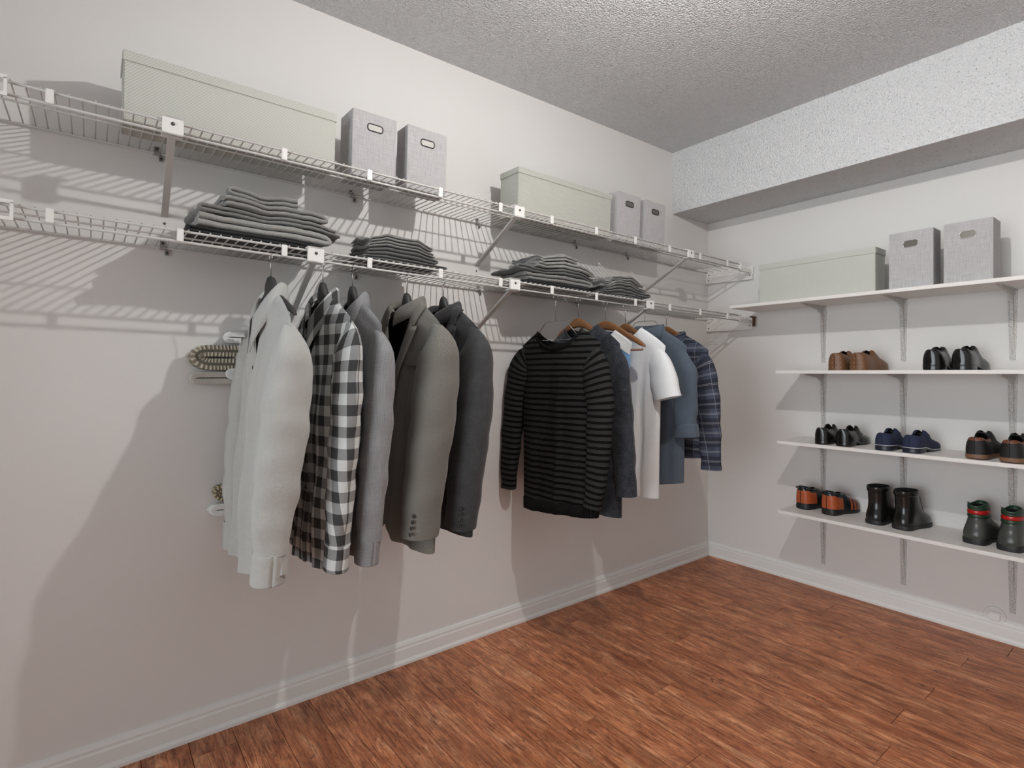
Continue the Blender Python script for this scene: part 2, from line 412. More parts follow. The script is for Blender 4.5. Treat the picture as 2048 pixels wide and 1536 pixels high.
# ------------------------------------------------------------------ wire shelves
FY, LIPH = -0.305, 0.033
def wire_shelf(z0, th, rx, label, braces, clips, foot_drop, xend, joint_x, rod2):
    X0 = -4.25
    root = empty('wire_shelf', (0, 0, z0), (rx, th, 0)); tag(root, label, 'shelf')
    m = MB(); x = xend - 0.004; r = 0.0020
    while x > X0:
        pts = [(x, -0.008, 0), (x, FY + 0.002, 0)]
        m.tube(pts, r, 5); x -= 0.0256
    o = m.build('wire_deck', M['wire'], root, smooth=True); o['kind'] = 'stuff'
    for (y, z, rr) in [(-0.008, -0.0035, 0.0032), (rod2, -0.0045, 0.0026), (FY + 0.0035, -0.0052, 0.0032), (FY + 0.0045, -LIPH, 0.0036)]:
        m = MB(); m.tube([(X0, y, z), (xend, y, z)], rr, 10); m.build('rod', M['wire'], root, smooth=True)
    # flat white sleeves across the lip
    k = 0; xs = -0.289
    me = None
    while xs > X0 + .1:
        m = MB(); m.box((-0.008, FY - 0.0045, -LIPH - 0.001), (0.008, FY + 0.0005, 0.0)); 
        if me is None:
            o = m.build('lip_sleeve', M['plastic'], root, bevel=0.0015, loc=(xs, 0, 0)); me = o.data
        else: link('lip_sleeve', me, None, root, (xs, 0, 0))
        xs -= 0.2608
    for bx in braces:
        br = MB()
        top = Vector((bx, FY + 0.012, -LIPH - 0.004)); bot = Vector((bx + 0.012, -0.006, -foot_drop))
        d = (bot - top); L = d.length; d.normalize()
        sx = Vector((1, 0, 0)); up = d.cross(sx).normalized(); sx = up.cross(d)
        mt = Matrix((sx, d, up)).transposed().to_4x4(); mt.translation = top
        br.box((-0.009, 0, -0.001), (0.009, L, 0.001), mt); br.box((-0.009, 0, -0.007), (-0.007, L, 0), mt); br.box((0.007, 0, -0.007), (0.009, L, 0), mt)
        bo = br.build('support_brace', M['bracketpaint'] if False else M['wire'], root)
        f = MB(); f.box((bx, -0.004, -foot_drop - 0.034), (bx + 0.024, 0.0, -foot_drop + 0.004)); f.build('brace_foot', M['wire'], bo, bevel=0.001)
        s = MB(); s.lathe([(0.004, -0.0005), (0.004, -0.003), (0.002, -0.0045)], (bx + 0.012, -0.0035, -foot_drop - 0.02), 10, 1); s.build('screw', M['steel'], bo, smooth=True)
        c = MB(); c.box((bx - 0.0235, FY - 0.011, -LIPH - 0.008), (bx + 0.0235, FY - 0.002, 0.006)); c.box((bx - 0.0235, FY - 0.011, 0.001), (bx + 0.0235, FY + 0.02, 0.006)); c.box((bx - 0.0235, FY - 0.011, -LIPH - 0.008), (bx + 0.0235, FY + 0.022, -LIPH - 0.004))
        cap = c.build('brace_cap', M['plastic'], root)
        s = MB(); s.lathe([(0.0045, 0.0), (0.0045, -0.0015), (0.0025, -0.003)], (bx, FY - 0.011, -0.013), 12, 1); s.build('screw', M['steel'], cap, smooth=True)
    for cx in clips:
        c = MB(); c.box((cx - 0.007, -0.004, -0.002), (cx + 0.007, 0.0, 0.018)); c.tube([(cx - 0.008, -0.0075, -0.0035), (cx + 0.008, -0.0075, -0.0035)], 0.0065, 10); c.box((cx + 0.006, -0.006, -0.024), (cx + 0.016, 0.0, 0.0))
        co = c.build('wall_clip', M['clip'], root)
        for sp in ((cx, 0, 0.012), (cx + .011, -0.002, -0.017)):
            s = MB(); s.lathe([(0.0042, -0.004), (0.0042, -0.0055), (0.002, -0.007)], sp, 10, 1); s.build('screw', M['steel'], co, smooth=True)
    # joiner plate near the picture's left edge
    j = MB()
    for z in (0.001, -LIPH - 0.004): j.box((joint_x - 0.04, FY - 0.009, z - 0.004), (joint_x + 0.03, FY - 0.003, z + 0.004))
    for xx in (joint_x - 0.04, joint_x - 0.012, joint_x + 0.024): j.box((xx, FY - 0.009, -LIPH), (xx + 0.006, FY - 0.003, 0))
    j.build('joiner_plate', M['plastic'], root)
    # end board fixed to the shoe-shelf wall and the end cap that sits on it
    b = MB(); b.box((-0.019, -0.302, -0.074), (-0.0005, -0.0005, 0.004)); bo = b.build('end_board', M['shelfpaint'], root, bevel=0.001)
    for (yy, zz) in ((-0.018, -0.02), (-0.018, -0.055), (-0.288, -0.016), (-0.272, -0.014), (-0.288, -0.05)):
        s = MB(); s.lathe([(0.0035, 0.0), (0.0035, -0.002), (0.0015, -0.003)], (-0.019, yy, zz), 10, 0); s.build('screw', M['steel'], bo, smooth=True)
    e = MB(); e.box((xend - 0.006, FY - 0.006, -LIPH - 0.004), (xend + 0.004, FY + 0.012, 0.004)); e.box((xend, FY + 0.002, -LIPH - 0.006), (-0.0195, FY + 0.02, -LIPH + 0.012)); e.box((-0.026, FY - 0.004, -LIPH - 0.012), (-0.0195, FY + 0.034, 0.003))
    e.build('end_cap', M['plastic'], root, bevel=0.001)
    # rod ends carried on to the board
    e = MB()
    for y in (-0.05, -0.1, -0.15, -0.2, -0.25): e.tube([(xend, y, -0.003), (-0.019, y, -0.003)], 0.0016, 6)
    e.tube([(xend, -0.008, -0.0035), (-0.019, -0.008, -0.0035)], 0.003, 8)
    e.build('end_wire', M['wire'], root, smooth=True)['kind'] = 'stuff'
    return root
UP = dict(z0=1.775, th=0.0124, rx=0.030)
LO = dict(z0=1.476, th=0.0178, rx=0.016)
def zdeck(S, x, y): return S['z0'] - S['th'] * x + S['rx'] * y
up_shelf = wire_shelf(UP['z0'], UP['th'], UP['rx'], 'upper white wire shelf holding the storage boxes', [-2.914, -1.768, -0.642], [-2.925, -2.318, -1.758, -1.17, -0.78], 0.19, -0.15, -3.26, -0.18)
lo_shelf = wire_shelf(LO['z0'], LO['th'], LO['rx'], 'lower white wire shelf carrying folded clothes and hangers', [-2.548, -1.79, -0.97], [-2.91, -2.312, -1.752, -1.16], 0.20, -0.16, -3.25, -0.215)
m = MB(); m.box((-0.052, -0.325, -0.008), (-0.020, -0.312, 0.001)); m.box((-0.045, -0.326, -0.05), (-0.030, -0.316, -0.004)); m.lathe([(0.008, 0), (0.008, -0.01)], (-0.0375, -0.316, -0.05), 10, 1); m.box((-0.07, -0.32, -0.006), (-0.05, -0.312, -0.001))
m.build('rusty_clip', M['rust'], lo_shelf)

# ------------------------------------------------------------------ shoe shelves on the right wall
def bracket_mesh(mat):
    m = MB(); w = 0.0145
    # vertical leg tapering, horizontal arm tapering, ribbed gusset
    def leg(pts):   # pts: (dist along, half width)
        pass
    H, A, T = 0.298, 0.245, 0.0025
    vs = []; fs = []
    def slab(c0, c1, w0, w1, nrm, t):
        c0, c1, nrm = Vector(c0), Vector(c1), Vector(nrm); yv = Vector((0, 1, 0))
        v = [c0 - yv * w0, c0 + yv * w0, c1 + yv * w1, c1 - yv * w1]
        v += [p + nrm * t for p in v]
        m.add(v, [(3, 2, 1, 0), (4, 5, 6, 7), (0, 1, 5, 4), (1, 2, 6, 5), (2, 3, 7, 6), (3, 0, 4, 7)])
    slab((-0.0004, 0, -0.0005), (-0.0004, 0, -H), 0.0165, 0.0095, (-1, 0, 0), T)
    slab((0, 0, -0.0005), (-A, 0, -0.0005), 0.0165, 0.0095, (0, 0, -1), T)
    for s in (-1, 1):
        slab((-0.003, s * 0.006, -0.02), (-0.003, s * 0.003, -H + 0.03), 0.0022, 0.0015, (-1, 0, 0), 0.004)
    poly = [(-0.002, -0.003), (-A + 0.03, -0.003), (-A + 0.03, -0.006), (-0.07, -0.022), (-0.035, -0.04), (-0.02, -0.075), (-0.006, -H + 0.04), (-0.002, -H + 0.04)]
    m.prism([(p[0], p[1]) for p in poly], 1, -0.0045, 0.0045)
    me = mesh('shelf_bracket', m.v, m.f, m.uv, False); me.materials.append(mat); return me
bme = bracket_mesh(M['bracketpaint'])
def wall_shelf(zt, y0, y1, label):
    root = empty('wall_shelf', (0, 0, zt)); tag(root, label, 'shelf', 'white shoe shelves on the right wall')
    m = MB(); m.box((-0.30, y1, -0.016), (-0.0005, y0, 0)); m.build('shelf_board', M['shelfpaint'], root, bevel=0.0012)
    for y in (-0.685, -1.046, -1.437, -1.83):
        link('shelf_bracket', bme, None, root, (0, y, -0.016))
SHZ = [1.513, 1.156, 0.797, 0.443]
wall_shelf(SHZ[0], -0.325, -2.2, 'long top white wall shelf with storage boxes on it')
wall_shelf(SHZ[1], -0.578, -2.2, 'white wall shelf with brown loafers and black dress shoes')
wall_shelf(SHZ[2], -0.585, -2.2, 'white wall shelf with black loafers and navy shoes')
wall_shelf(SHZ[3], -0.59, -2.2, 'lowest white wall shelf with boots on it')
# round painted cable plate by the baseboard
root = empty('cable_plate', (0, -1.38, 0.101)); tag(root, 'round wall cable plate painted over beside the baseboard', 'wall plate')
m = MB(); m.lathe([(0.038, -0.0003), (0.038, -0.004), (0.034, -0.006)], n=32, axis=0); m.build('disc', M['wall'], root, smooth=False)
m = MB(); m.tube([(-0.005, 0.035 * math.cos(a), 0.035 * math.sin(a)) for a in [2 * math.pi * k / 40 for k in range(40)]], 0.0022, 6, closed=True); m.build('rim', M['trim'], root, smooth=True)
m = MB(); m.box((-0.016, -0.018, -0.018), (-0.006, 0.018, 0.018)); m.build('jack', M['trim'], root, bevel=0.002)

# ------------------------------------------------------------------ boxes and bins
M['boxweave'] = m_weave('pale_green_grey_weave', s2l(176, 177, 169), s2l(207, 207, 199), 760)
M['boxlinen'] = m_weave('sage_linen', s2l(170, 171, 162), s2l(186, 186, 178), 300, 'horiz')
M['binlinen'] = m_weave('grey_linen', s2l(166, 163, 164), s2l(192, 190, 190), 330, 'linen')
M['gromdark'] = plain('dark_grommet', s2l(38, 37, 36), 0.35, metal=0.6)
M['gromlight'] = plain('bright_grommet', s2l(205, 203, 198), 0.2, metal=1.0)
M['gromview'] = plain('grommet_inner', s2l(188, 184, 178), 0.55)
M['gromhole'] = plain('grommet_hole', s2l(120, 117, 110), 0.25, metal=0.7)
def lidded_box(label, loc, rz, w, d, h, mat, lid_h=0.028):
    """front faces local -y; base centre of front edge left corner at origin"""
    root = empty('storage_box', loc, rz); tag(root, label, 'box', 'lidded fabric storage boxes')
    m = MB(); m.box((0.003, 0.003, 0), (w - 0.003, d - 0.003, h - 0.004)); m.build('box_body', mat, root, bevel=0.002)
    m = MB(); m.box((0, 0, h - lid_h), (w, d, h)); m.build('lid', mat, root, bevel=0.002)
    return root
def slot(w, h, n=8):
    pts = []; r = h / 2 * 0.8; 
    for cx, cz, a0 in ((w / 2 - r, h / 2 - r, 0), (-w / 2 + r, h / 2 - r, 90), (-w / 2 + r, -h / 2 + r, 180), (w / 2 - r, -h / 2 + r, 270)):
        for k in range(n + 1):
            a = R_(a0 + 90 * k / n); pts.append((cx + r * math.cos(a), cz + r * math.sin(a)))
    return pts
def bin_(label, loc, rz, w, d, h, grom, fill):
    root = empty('storage_bin', loc, rz); tag(root, label, 'bin', 'grey linen bins with handle holes')
    t = 0.004; m = MB()
    outer = [(0, 0), (w, 0), (w, d), (0, d)]; inner = [(t, t), (w - t, t), (w - t, d - t), (t, d - t)]
    vs = [(x, y, 0) for x, y in outer] + [(x, y, h) for x, y in outer] + [(x, y, h) for x, y in inner] + [(x, y, t) for x, y in inner]
    fs = [(3, 2, 1, 0)] + [(i, (i + 1) % 4, 4 + (i + 1) % 4, 4 + i) for i in range(4)] + [(4 + i, 4 + (i + 1) % 4, 8 + (i + 1) % 4, 8 + i) for i in range(4)] + [(8 + i, 8 + (i + 1) % 4, 12 + (i + 1) % 4, 12 + i) for i in range(4)] + [(12, 13, 14, 15)]
    m.add(vs, fs); m.build('bin_body', M['binlinen'], root, bevel=0.0012)
    cx, cz = w * 0.5, h * 0.78
    sl = slot(w * 0.34, h * 0.105)
    g = MB(); g.tube([(cx + p[0], -0.001, cz + p[1]) for p in sl], 0.0019, 6, closed=True); go = g.build('grommet', grom, root, smooth=True)
    g = MB(); g.prism([(cx + p[0], cz + p[1]) for p in sl], 1, -0.0008, 0.0); g.build('handle_opening', fill, go)
YF = -0.22
BZ = lambda x: zdeck(UP, x, YF) + 0.0028
UR = (UP['rx'], UP['th'], 0)
lidded_box('long pale woven box with lid above the left end of the wire shelf', (-3.019, YF, BZ(-3.019)), UR, 0.565, 0.13, 0.181, M['boxweave'])
bin_('grey linen bin right beside the long pale woven box', (-2.402, YF, BZ(-2.402)), UR, 0.157, 0.11, 0.219, M['gromdark'], M['gromview'])
bin_('grey linen bin with bare wall on its right on the wire shelf', (-2.203, YF, BZ(-2.203)), UR, 0.159, 0.085, 0.222, M['gromdark'], M['gromview'])
lidded_box('sage linen box with lid in the middle of the upper wire shelf', (-1.705, YF, BZ(-1.705)), UR, 0.561, 0.13, 0.196, M['boxlinen'], 0.026)
bin_('small grey bin right beside the sage linen box', (-1.102, YF, BZ(-1.102)), UR, 0.164, 0.08, 0.226, M['gromdark'], M['gromhole'])
bin_('grey bin nearest the room corner on the wire shelf', (-0.903, YF, BZ(-0.903)), UR, 0.161, 0.08, 0.226, M['gromdark'], M['gromhole'])
# on the right wall shelf: front faces -x, left end is the far (+y) end
RZ = (0, 0, R_(-90))
lidded_box('pale woven box with lid on the top wall shelf', (-0.265, -0.47, SHZ[0]), RZ, 0.548, 0.125, 0.206, M['boxweave'], 0.03)
bin_('grey bin between the woven box and the rightmost bin on the wall shelf', (-0.265, -1.07, SHZ[0]), RZ, 0.162, 0.10, 0.248, M['gromlight'], M['gromhole'])
bin_('rightmost grey bin on the top wall shelf', (-0.265, -1.267, SHZ[0]), RZ, 0.158, 0.12, 0.249, M['gromlight'], M['gromhole'])

# ------------------------------------------------------------------ garments on hangers
# local frame of a hung thing: origin where the hook rests on the rod, z up, near side = -y, front = -x
FAB = {}
FAB['shirt_grey'] = fabric('light_grey_cotton', s2l(186, 186, 182), s2l(176, 176, 172))
FAB['buffalo'] = m_check('buffalo_check')
FAB['denim_grey'] = fabric('washed_grey_cotton', s2l(150, 150, 151), s2l(128, 128, 130), kind='slub')
FAB['tweed'] = fabric('grey_tweed', s2l(138, 135, 127), s2l(84, 81, 76), kind='tweed')
FAB['charcoal'] = fabric('charcoal_wool', s2l(70, 70, 71), s2l(54, 54, 55), kind='heather')
FAB['lining'] = plain('black_lining', s2l(14, 13, 13), 0.6)
FAB['stripe'] = m_stripe('black_grey_stripe_knit')
FAB['rib'] = m_knit('charcoal_rib', s2l(22, 22, 23), s2l(50, 49, 48), 1500)
FAB['darkknit'] = fabric('dark_marl_knit', s2l(62, 64, 70), s2l(28, 30, 35), kind='heather')
FAB['white'] = fabric('white_jersey', s2l(226, 227, 226), s2l(220, 220, 221), bump=0.1)
FAB['lightblue'] = fabric('light_blue_cotton', s2l(122, 164, 205), s2l(108, 150, 194), bump=0.1)
FAB['slate'] = fabric('slate_blue_cotton', s2l(84, 94, 105), s2l(76, 85, 96), bump=0.15)
FAB['plaid'] = m_plaid('navy_plaid')
M['button'] = plain('dark_button', s2l(44, 42, 40), 0.4)
M['hanger_dark'] = plain('charcoal_hanger', s2l(50, 50, 49), 0.6)
def m_hangwood():
    t = NT('hanger_wood'); v = t.obj()
    n = t.noise(t.mapping(v, (1, 0.15, 1)), 120, 3)
    return t.out(t.mix(n.outputs[0], s2l(104, 68, 42), s2l(142, 98, 62)), 0.4)
M['hangwood'] = m_hangwood()

def grid_faces(nr, nc, off=0, skip=None):
    return [(off + i * nc + j, off + i * nc + j + 1, off + (i + 1) * nc + j + 1, off + (i + 1) * nc + j) for i in range(nr - 1) for j in range(nc - 1) if not (skip and skip(i, j))]

def torso(P):
    """front and back sheets between shoulder line and hem; y=-s so near side is +s"""
    sw, nw, zN, drop, hem = P['sw'], P['nw'], P['zN'], P['drop'], P['hem']
    wt = P.get('wt') or [(0, sw), (0.07, sw + 0.008), (0.22, P['cw']), (zN - hem, P['hw'])]
    tt = [(0, 0.0), (0.012, 0.012), (0.06, 0.026), (0.25, P['tc']), (zN - hem, P['th'])]
    rn = random.Random(P['seed']); NK, NR = 65, 56
    ph = [rn.uniform(0, 6.28) for _ in range(8)]
    s0 = P.get('s0', 0.0)
    def shoulder(a):
        if a <= nw: return zN
        t = (a - nw) / (sw - nw); return zN - drop * (0.75 * t + 0.25 * t * t)
    vs = []; uv = []; sheets = []
    for side in (-1, 1):      # -1 front (toward -x), 1 back
        dip = P['dipF'] if side < 0 else P.get('dipB', 0.012)
        V = P.get('V') and side < 0
        rows = []
        for i in range(NR):
            r = (i / (NR - 1)) ** 1.15
            for j in range(NK):
                k = -1 + 2 * j / (NK - 1)
                k = math.copysign(abs(k) ** 0.9, k)
                sa = abs(k) * sw
                zt = shoulder(sa)
                if sa < nw:
                    q = 1 - sa / nw
                    zt -= dip * (q if V else (1 - (1 - q) ** 2) ** 0.7)
                hz = hem + P.get('tail', 0.0) * abs(k) ** 2.2 + P.get('hemslope', 0.0) * k
                if side < 0: hz += P.get('frontround', 0.0) * max(0, 1 - abs(k) / 0.35) ** 2
                z = zt + (hz - zt) * r
                d = max(0.0, shoulder(sa) - z)
                dd = max(0.0, zN - z)
                s = k * interp(wt, dd)
                th = interp(tt, d) * (max(0, 1 - abs(k) ** 2.6)) ** 0.5
                A = P.get('fold', 0.010) * min(1, dd / 0.5) * (1 - k * k)
                off = side * ph[7] * 0.2
                F = A * (math.sin(k * 9 + ph[0] + off + dd * 2) + 0.6 * math.sin(k * 17 + ph[1] + off - dd * 1.5) + 0.35 * math.sin(k * 29 + ph[2] + dd * 3))
                x = side * th + F * (1.0 if side < 0 else 0.8) + P.get('lean', 0) * dd
                x += 0.004 * math.sin(dd * 23 + k * 6 + ph[3]) * min(1, d / 0.1) * (1 - k * k)
                rows.append((x, -(s + s0), z)); uv.append((s + s0 + (0 if side < 0 else 1.37), z))
        sheets.append(rows); vs += rows
    off = NK * NR
    skip = None
    if P.get('openfront'):       # gap between the two front halves
        skip = None
    fs = grid_faces(NR, NK) + [tuple(reversed(f)) for f in grid_faces(NR, NK, off)]
    return mesh('body', vs, fs, uv), sheets, NK, NR

def sleeve(path, side, x_list, rs, rx, name='sleeve', seed=1, wr=0.004, a0=0.0):
    """path: [(s, z)] ; side +1 near / -1 far ; rs radius across, rx radius in x"""
    rn = random.Random(seed); p1, p2 = rn.uniform(0, 6), rn.uniform(0, 6)
    # resample
    N = 40; n = 28
    seg = [0]
    for a, b in zip(path, path[1:]): seg.append(seg[-1] + math.hypot(a[0] - b[0], a[1] - b[1]))
    L = seg[-1]
    f = lambda tab, l: spline([(q, v) for q, v in zip(seg, tab)], l)
    vs = []; uv = []
    for i in range(N):
        l = L * i / (N - 1)
        s, z, x = f([p[0] for p in path], l), f([p[1] for p in path], l), f(x_list, l)
        l2, l1 = min(L, l + 0.02), max(0, l - 0.02)
        ts = f([p[0] for p in path], l2) - f([p[0] for p in path], l1); tz = f([p[1] for p in path], l2) - f([p[1] for p in path], l1)
        q = math.hypot(ts, tz) or 1; ts /= q; tz /= q
        nsx, nsz = -tz, ts          # outward across the sleeve
        R1, R2 = f(rs, l), f(rx, l)
        for k in range(n + 1):
            a = 2 * math.pi * k / n
            w = 1 + wr / max(R1, 0.02) * (math.sin(l * 42 + 2.2 * math.sin(a + p1) + p1) * 0.6 + math.sin(l * 75 + 3 * math.cos(a) + p2) * 0.35 + 0.8 * math.sin(3 * a + p2 + l * 3))
            ca, sa = math.cos(a), math.sin(a)
            ca = math.copysign(abs(ca) ** 0.9, ca); sa = math.copysign(abs(sa) ** 0.9, sa)
            o = R1 * ca * w; xx = R2 * sa * w
            vs.append((x + xx, -side * (s + o * nsx), z + o * nsz))
            uv.append((a * (R1 + R2) / 2 + a0, z * 0.35 - l * 0.65 if False else path[0][1] - l))
    fs = grid_faces(N, n + 1)
    if side < 0: fs = [tuple(reversed(q)) for q in fs]
    return mesh(name, vs, fs, uv), L

def band(path, side, x_list, rs, rx, wr=0.0):
    return sleeve(path, side, x_list, rs, rx, 'cuff', 3, wr)[0]

def collar_mesh(nw, zN, depth, V, h=0.036, fall=0.05, point=0.035, s0=0.0, half=None):
    """folded collar round the neck, open at the front; half=+1/-1 near or far leaf only"""
    vs = []; uv = []; N = 41; prof = [(0, 0.0), (0.4, 0.5), (0.9, 1.0), (1.15, 1.0), (1.5, 0.55), (1.9, 0.0)]
    for i in range(N):
        t = -1 + 2 * i / (N - 1)                 # -1 far front .. 0 back .. 1 near front
        a = t * math.pi * 0.93
        front = max(0, abs(t) - 0.45) / 0.55
        s = math.sin(a) * nw * (1.05 - 0.45 * max(0, abs(t) - 0.72) / 0.28)
        x = math.cos(a) * depth                  # back is +x
        z = zN - V * front ** 1.4 * 0.9 - 0.012
        ns, nx = math.sin(a), math.cos(a)
        fl = fall + point * front ** 2
        ring = [(0.0, 0.0), (0.001, h * 0.6), (0.004, h), (0.009, h * 1.02), (0.014, h * 0.75), (0.017, h * 0.75 - fl * 0.5), (0.019, h * 0.75 - fl)]
        for j, (o, dz) in enumerate(ring):
            o2 = o * (1 + 0.5 * front)
            vs.append((x + nx * o2 - (0.004 * front), -(s + ns * o2 + s0), z + dz)); uv.append((t * 0.2, 0.3 + j * 0.02))
    return mesh('collar', vs, grid_faces(N, 7), uv)

def sol(o, t=0.002):
    md = o.modifiers.new('cloth', 'SOLIDIFY'); md.thickness = t; md.offset = 0
    return o

def hook_pts(top_z, r=0.012):
    """hook over the rod (its top at z=0), shank going down to top_z (negative)"""
    zc = -r + 0.0016
    pts = [(0, r * math.cos(R_(-30 + 21 * k)), zc + r * math.sin(R_(-30 + 21 * k))) for k in range(11)]
    pts += [(0, -r * 0.9, zc - 0.007), (0, -0.003, zc - r), (0, 0, zc - r - 0.010), (0, 0, top_z)]
    return pts
def hanger(kind, loc, yaw, label, zt, half=0.122, drop=0.075, roll=0.0):
    root = empty('clothes_hanger', loc, (roll, 0, yaw)); tag(root, label, 'hanger', {'dark': 'charcoal hangers', 'wood': 'brown wooden hangers', 'wire': 'thin wire hangers'}[kind])
    m = MB(); m.tube(hook_pts(zt + 0.004), 0.0013, 6); m.build('hook', M['chrome'], root, smooth=True)
    if kind == 'wire':
        m = MB(); m.tube([(0, -0.045, zt + .004), (0, -0.062, zt - 0.002), (0, -half, zt - drop), (0, half, zt - drop), (0, 0.062, zt - 0.002), (0, 0.045, zt + .004)], 0.0014, 6, closed=True)
        m.build('wire_frame', M['chrome'], root, smooth=True); return root
    N = 41; vs = []; fs = []; n = 12
    for i in range(N):
        t = -1 + 2 * i / (N - 1); s = t * half; a = abs(t)
        zc = zt - 0.03 - drop * (a ** 1.1)
        if kind == 'dark':
            hh = 0.008 + 0.030 * math.exp(-(a / 0.16) ** 4); zc += 0.004; rx = 0.006 + 0.002 * a + 0.006 * math.exp(-(a / 0.16) ** 4)
        else:
            hh = 0.0125 + 0.0075 * math.exp(-(a / 0.35) ** 2); zc = zt - 0.020 - drop * ((a * a + 0.045) ** 0.5 - 0.2121) / (1.045 ** 0.5 - 0.2121); rx = 0.008 + 0.001 * a
        e = max(0.15, (1 - a ** 14)) ** 0.5
        for k in range(n):
            an = 2 * math.pi * k / n
            ca, sa = math.cos(an), math.sin(an)
            vs.append((rx * e * math.copysign(abs(ca) ** 0.6, ca), -s, zc + hh * e * math.copysign(abs(sa) ** 0.7, sa)))
    for i in range(N - 1):
        for k in range(n): fs.append((i * n + k, i * n + (k + 1) % n, (i + 1) * n + (k + 1) % n, (i + 1) * n + k))
    fs.append(tuple(range(n))[::-1]); fs.append(tuple((N - 1) * n + k for k in range(n)))
    link('hanger_arm', mesh('hanger_arm', vs, fs), M['hanger_dark'] if kind == 'dark' else M['hangwood'], root)
    if kind == 'wood':
        m = MB(); m.tube([(0, -half + 0.012, zt - drop - 0.034), (0, half - 0.012, zt - drop - 0.034)], 0.0045, 8); m.build('trouser_bar', M['hangwood'], root, smooth=True)
    return root

def buttons(root, pts, r=0.0055, mat=None):
    for p in pts:
        m = MB(); m.lathe([(r, 0.0), (r, -0.0025), (r * 0.6, -0.0035)], (0, 0, 0), 12, 0)
        m.build('button', mat or M['button'], root, smooth=True, loc=p)

def hem_tube(sheet, NK, mat, root, name, r=0.004, rows=(0,), part=None): pass

def neckband(sheets, NK, P, mat, root, w=0.018):
    """band along the neck edge of both sheets"""
    sw, nw = P['sw'], P['nw']
    js = [j for j in range(NK) if abs(math.copysign(abs(-1 + 2 * j / (NK - 1)) ** 0.9, 1)) * sw <= nw * 1.02]
    for sh in sheets:
        top = [Vector(sh[j]) for j in js]
        vs = []; N = len(top)
        for i, p in enumerate(top):
            e = 0.0025
            sgn = -1 if sh is sheets[0] else 1
            vs += [(p.x + sgn * e, p.y, p.z + 0.004), (p.x + sgn * (e + 0.002), p.y, p.z - w * 0.3), (p.x + sgn * e, p.y, p.z - w)]
        # outward in-plane direction is downwards; widen sideways too
        o = link('neckband', mesh('neckband', vs, grid_faces(N, 3), [(v[1], v[2]) for v in vs]), mat, root)
        sol(o, 0.003)

def garment(kind, loc, yaw, label, cat, mat, P, sleeves, collar=None, neck=None, cuffs=None, group=None, roll=0.0):
    root = empty(kind, loc, (roll, 0, yaw)); tag(root, label, cat, group)
    me, sheets, NK, NR = torso(P)
    b = link('body', me, mat, root)
    for sl in sleeves:
        side = sl['side']
        me, L = sleeve(sl['path'], side, sl['x'], sl['rs'], sl['rx'], seed=P['seed'] * 3 + side, wr=sl.get('wr', 0.004), a0=sl.get('a0', 0.0))
        so = link('sleeve', me, mat, root)
        if sl.get('cuff'):
            c = sl['cuff']
            (s1, z1), (s2, z2) = sl['path'][-2], sl['path'][-1]
            ln = c['len']; R1, R2, xx = sl['rs'][-1], sl['rx'][-1], sl['x'][-1]
            g = c.get('grow', 1.05)
            ds = c.get('ds', -0.004)
            me = band([(s2 - ds * 0.2, z2 + 0.006), (s2, z2 - 0.004), (s2 + ds, z2 - ln + 0.004), (s2 + ds, z2 - ln)], side, [xx, xx, xx - 0.003, xx - 0.003], [R1 * 0.96, R1 * g, R1 * g, R1 * g * 0.98], [R2 * 0.96, R2 * g, R2 * g, R2 * g * 0.98])
            sol(link('cuff', me, c.get('mat', mat), so), 0.0025)
        if sl.get('btn'):
            for (ds, zz, bx) in sl['btn']: buttons(so, [(bx, -side * ds, zz)], 0.0058)
    if collar: sol(link('collar', collar_mesh(**collar), mat, root), 0.002)
    if neck: neckband(sheets, NK, P, neck, root)
    return root, sheets, NK, NR

# the hook rests on the lower lip rod of the lower shelf
RODY = FY + 0.0045
def rod(x): return (x, RODY, zdeck(LO, x, FY) - LIPH + 0.0036)
def zl(x, zw): return zw - rod(x)[2]      # world height -> local height

def std_sleeves(x, sw, zsh, zc, out=0.03, fwd=0.05, rs=(0.062, 0.066, 0.058, 0.05, 0.042), rx=(0.04, 0.045, 0.04, 0.036, 0.032), cuff=None, wr=0.004, cin=0.0, sides=(1, -1), farout=None, zcf=None, cinf=None):
    res = []
    for sd in sides:
        o = out if sd > 0 or farout is None else farout
        zz = zc if sd > 0 or zcf is None else zcf
        if sd == sides[0]: zsh += 0.014
        H = zsh - zz; ci = cin if sd > 0 or cinf is None else cinf
        path = [(sw - 0.080, zsh - 0.046), (sw - 0.036, zsh - 0.066), (sw - 0.008, zsh - 0.112), (sw + o * 0.8, zsh - H * 0.42), (sw + o * 0.7 - ci * 0.4, zsh - H * 0.72), (sw - ci, zz)]
        res.append(dict(side=sd, path=path, x=[0, 0, -0.003, -fwd * 0.3, -fwd * 0.7, -fwd], rs=[rs[0] * 0.78, rs[0] * 0.98] + list(rs[1:]), rx=[0.006, rx[0] * 0.6, rx[1] * 0.88] + list(rx[2:]), cuff=cuff, wr=wr, a0=0.4 * sd))
    return res
GZ = 1.375   # neck height of the first group
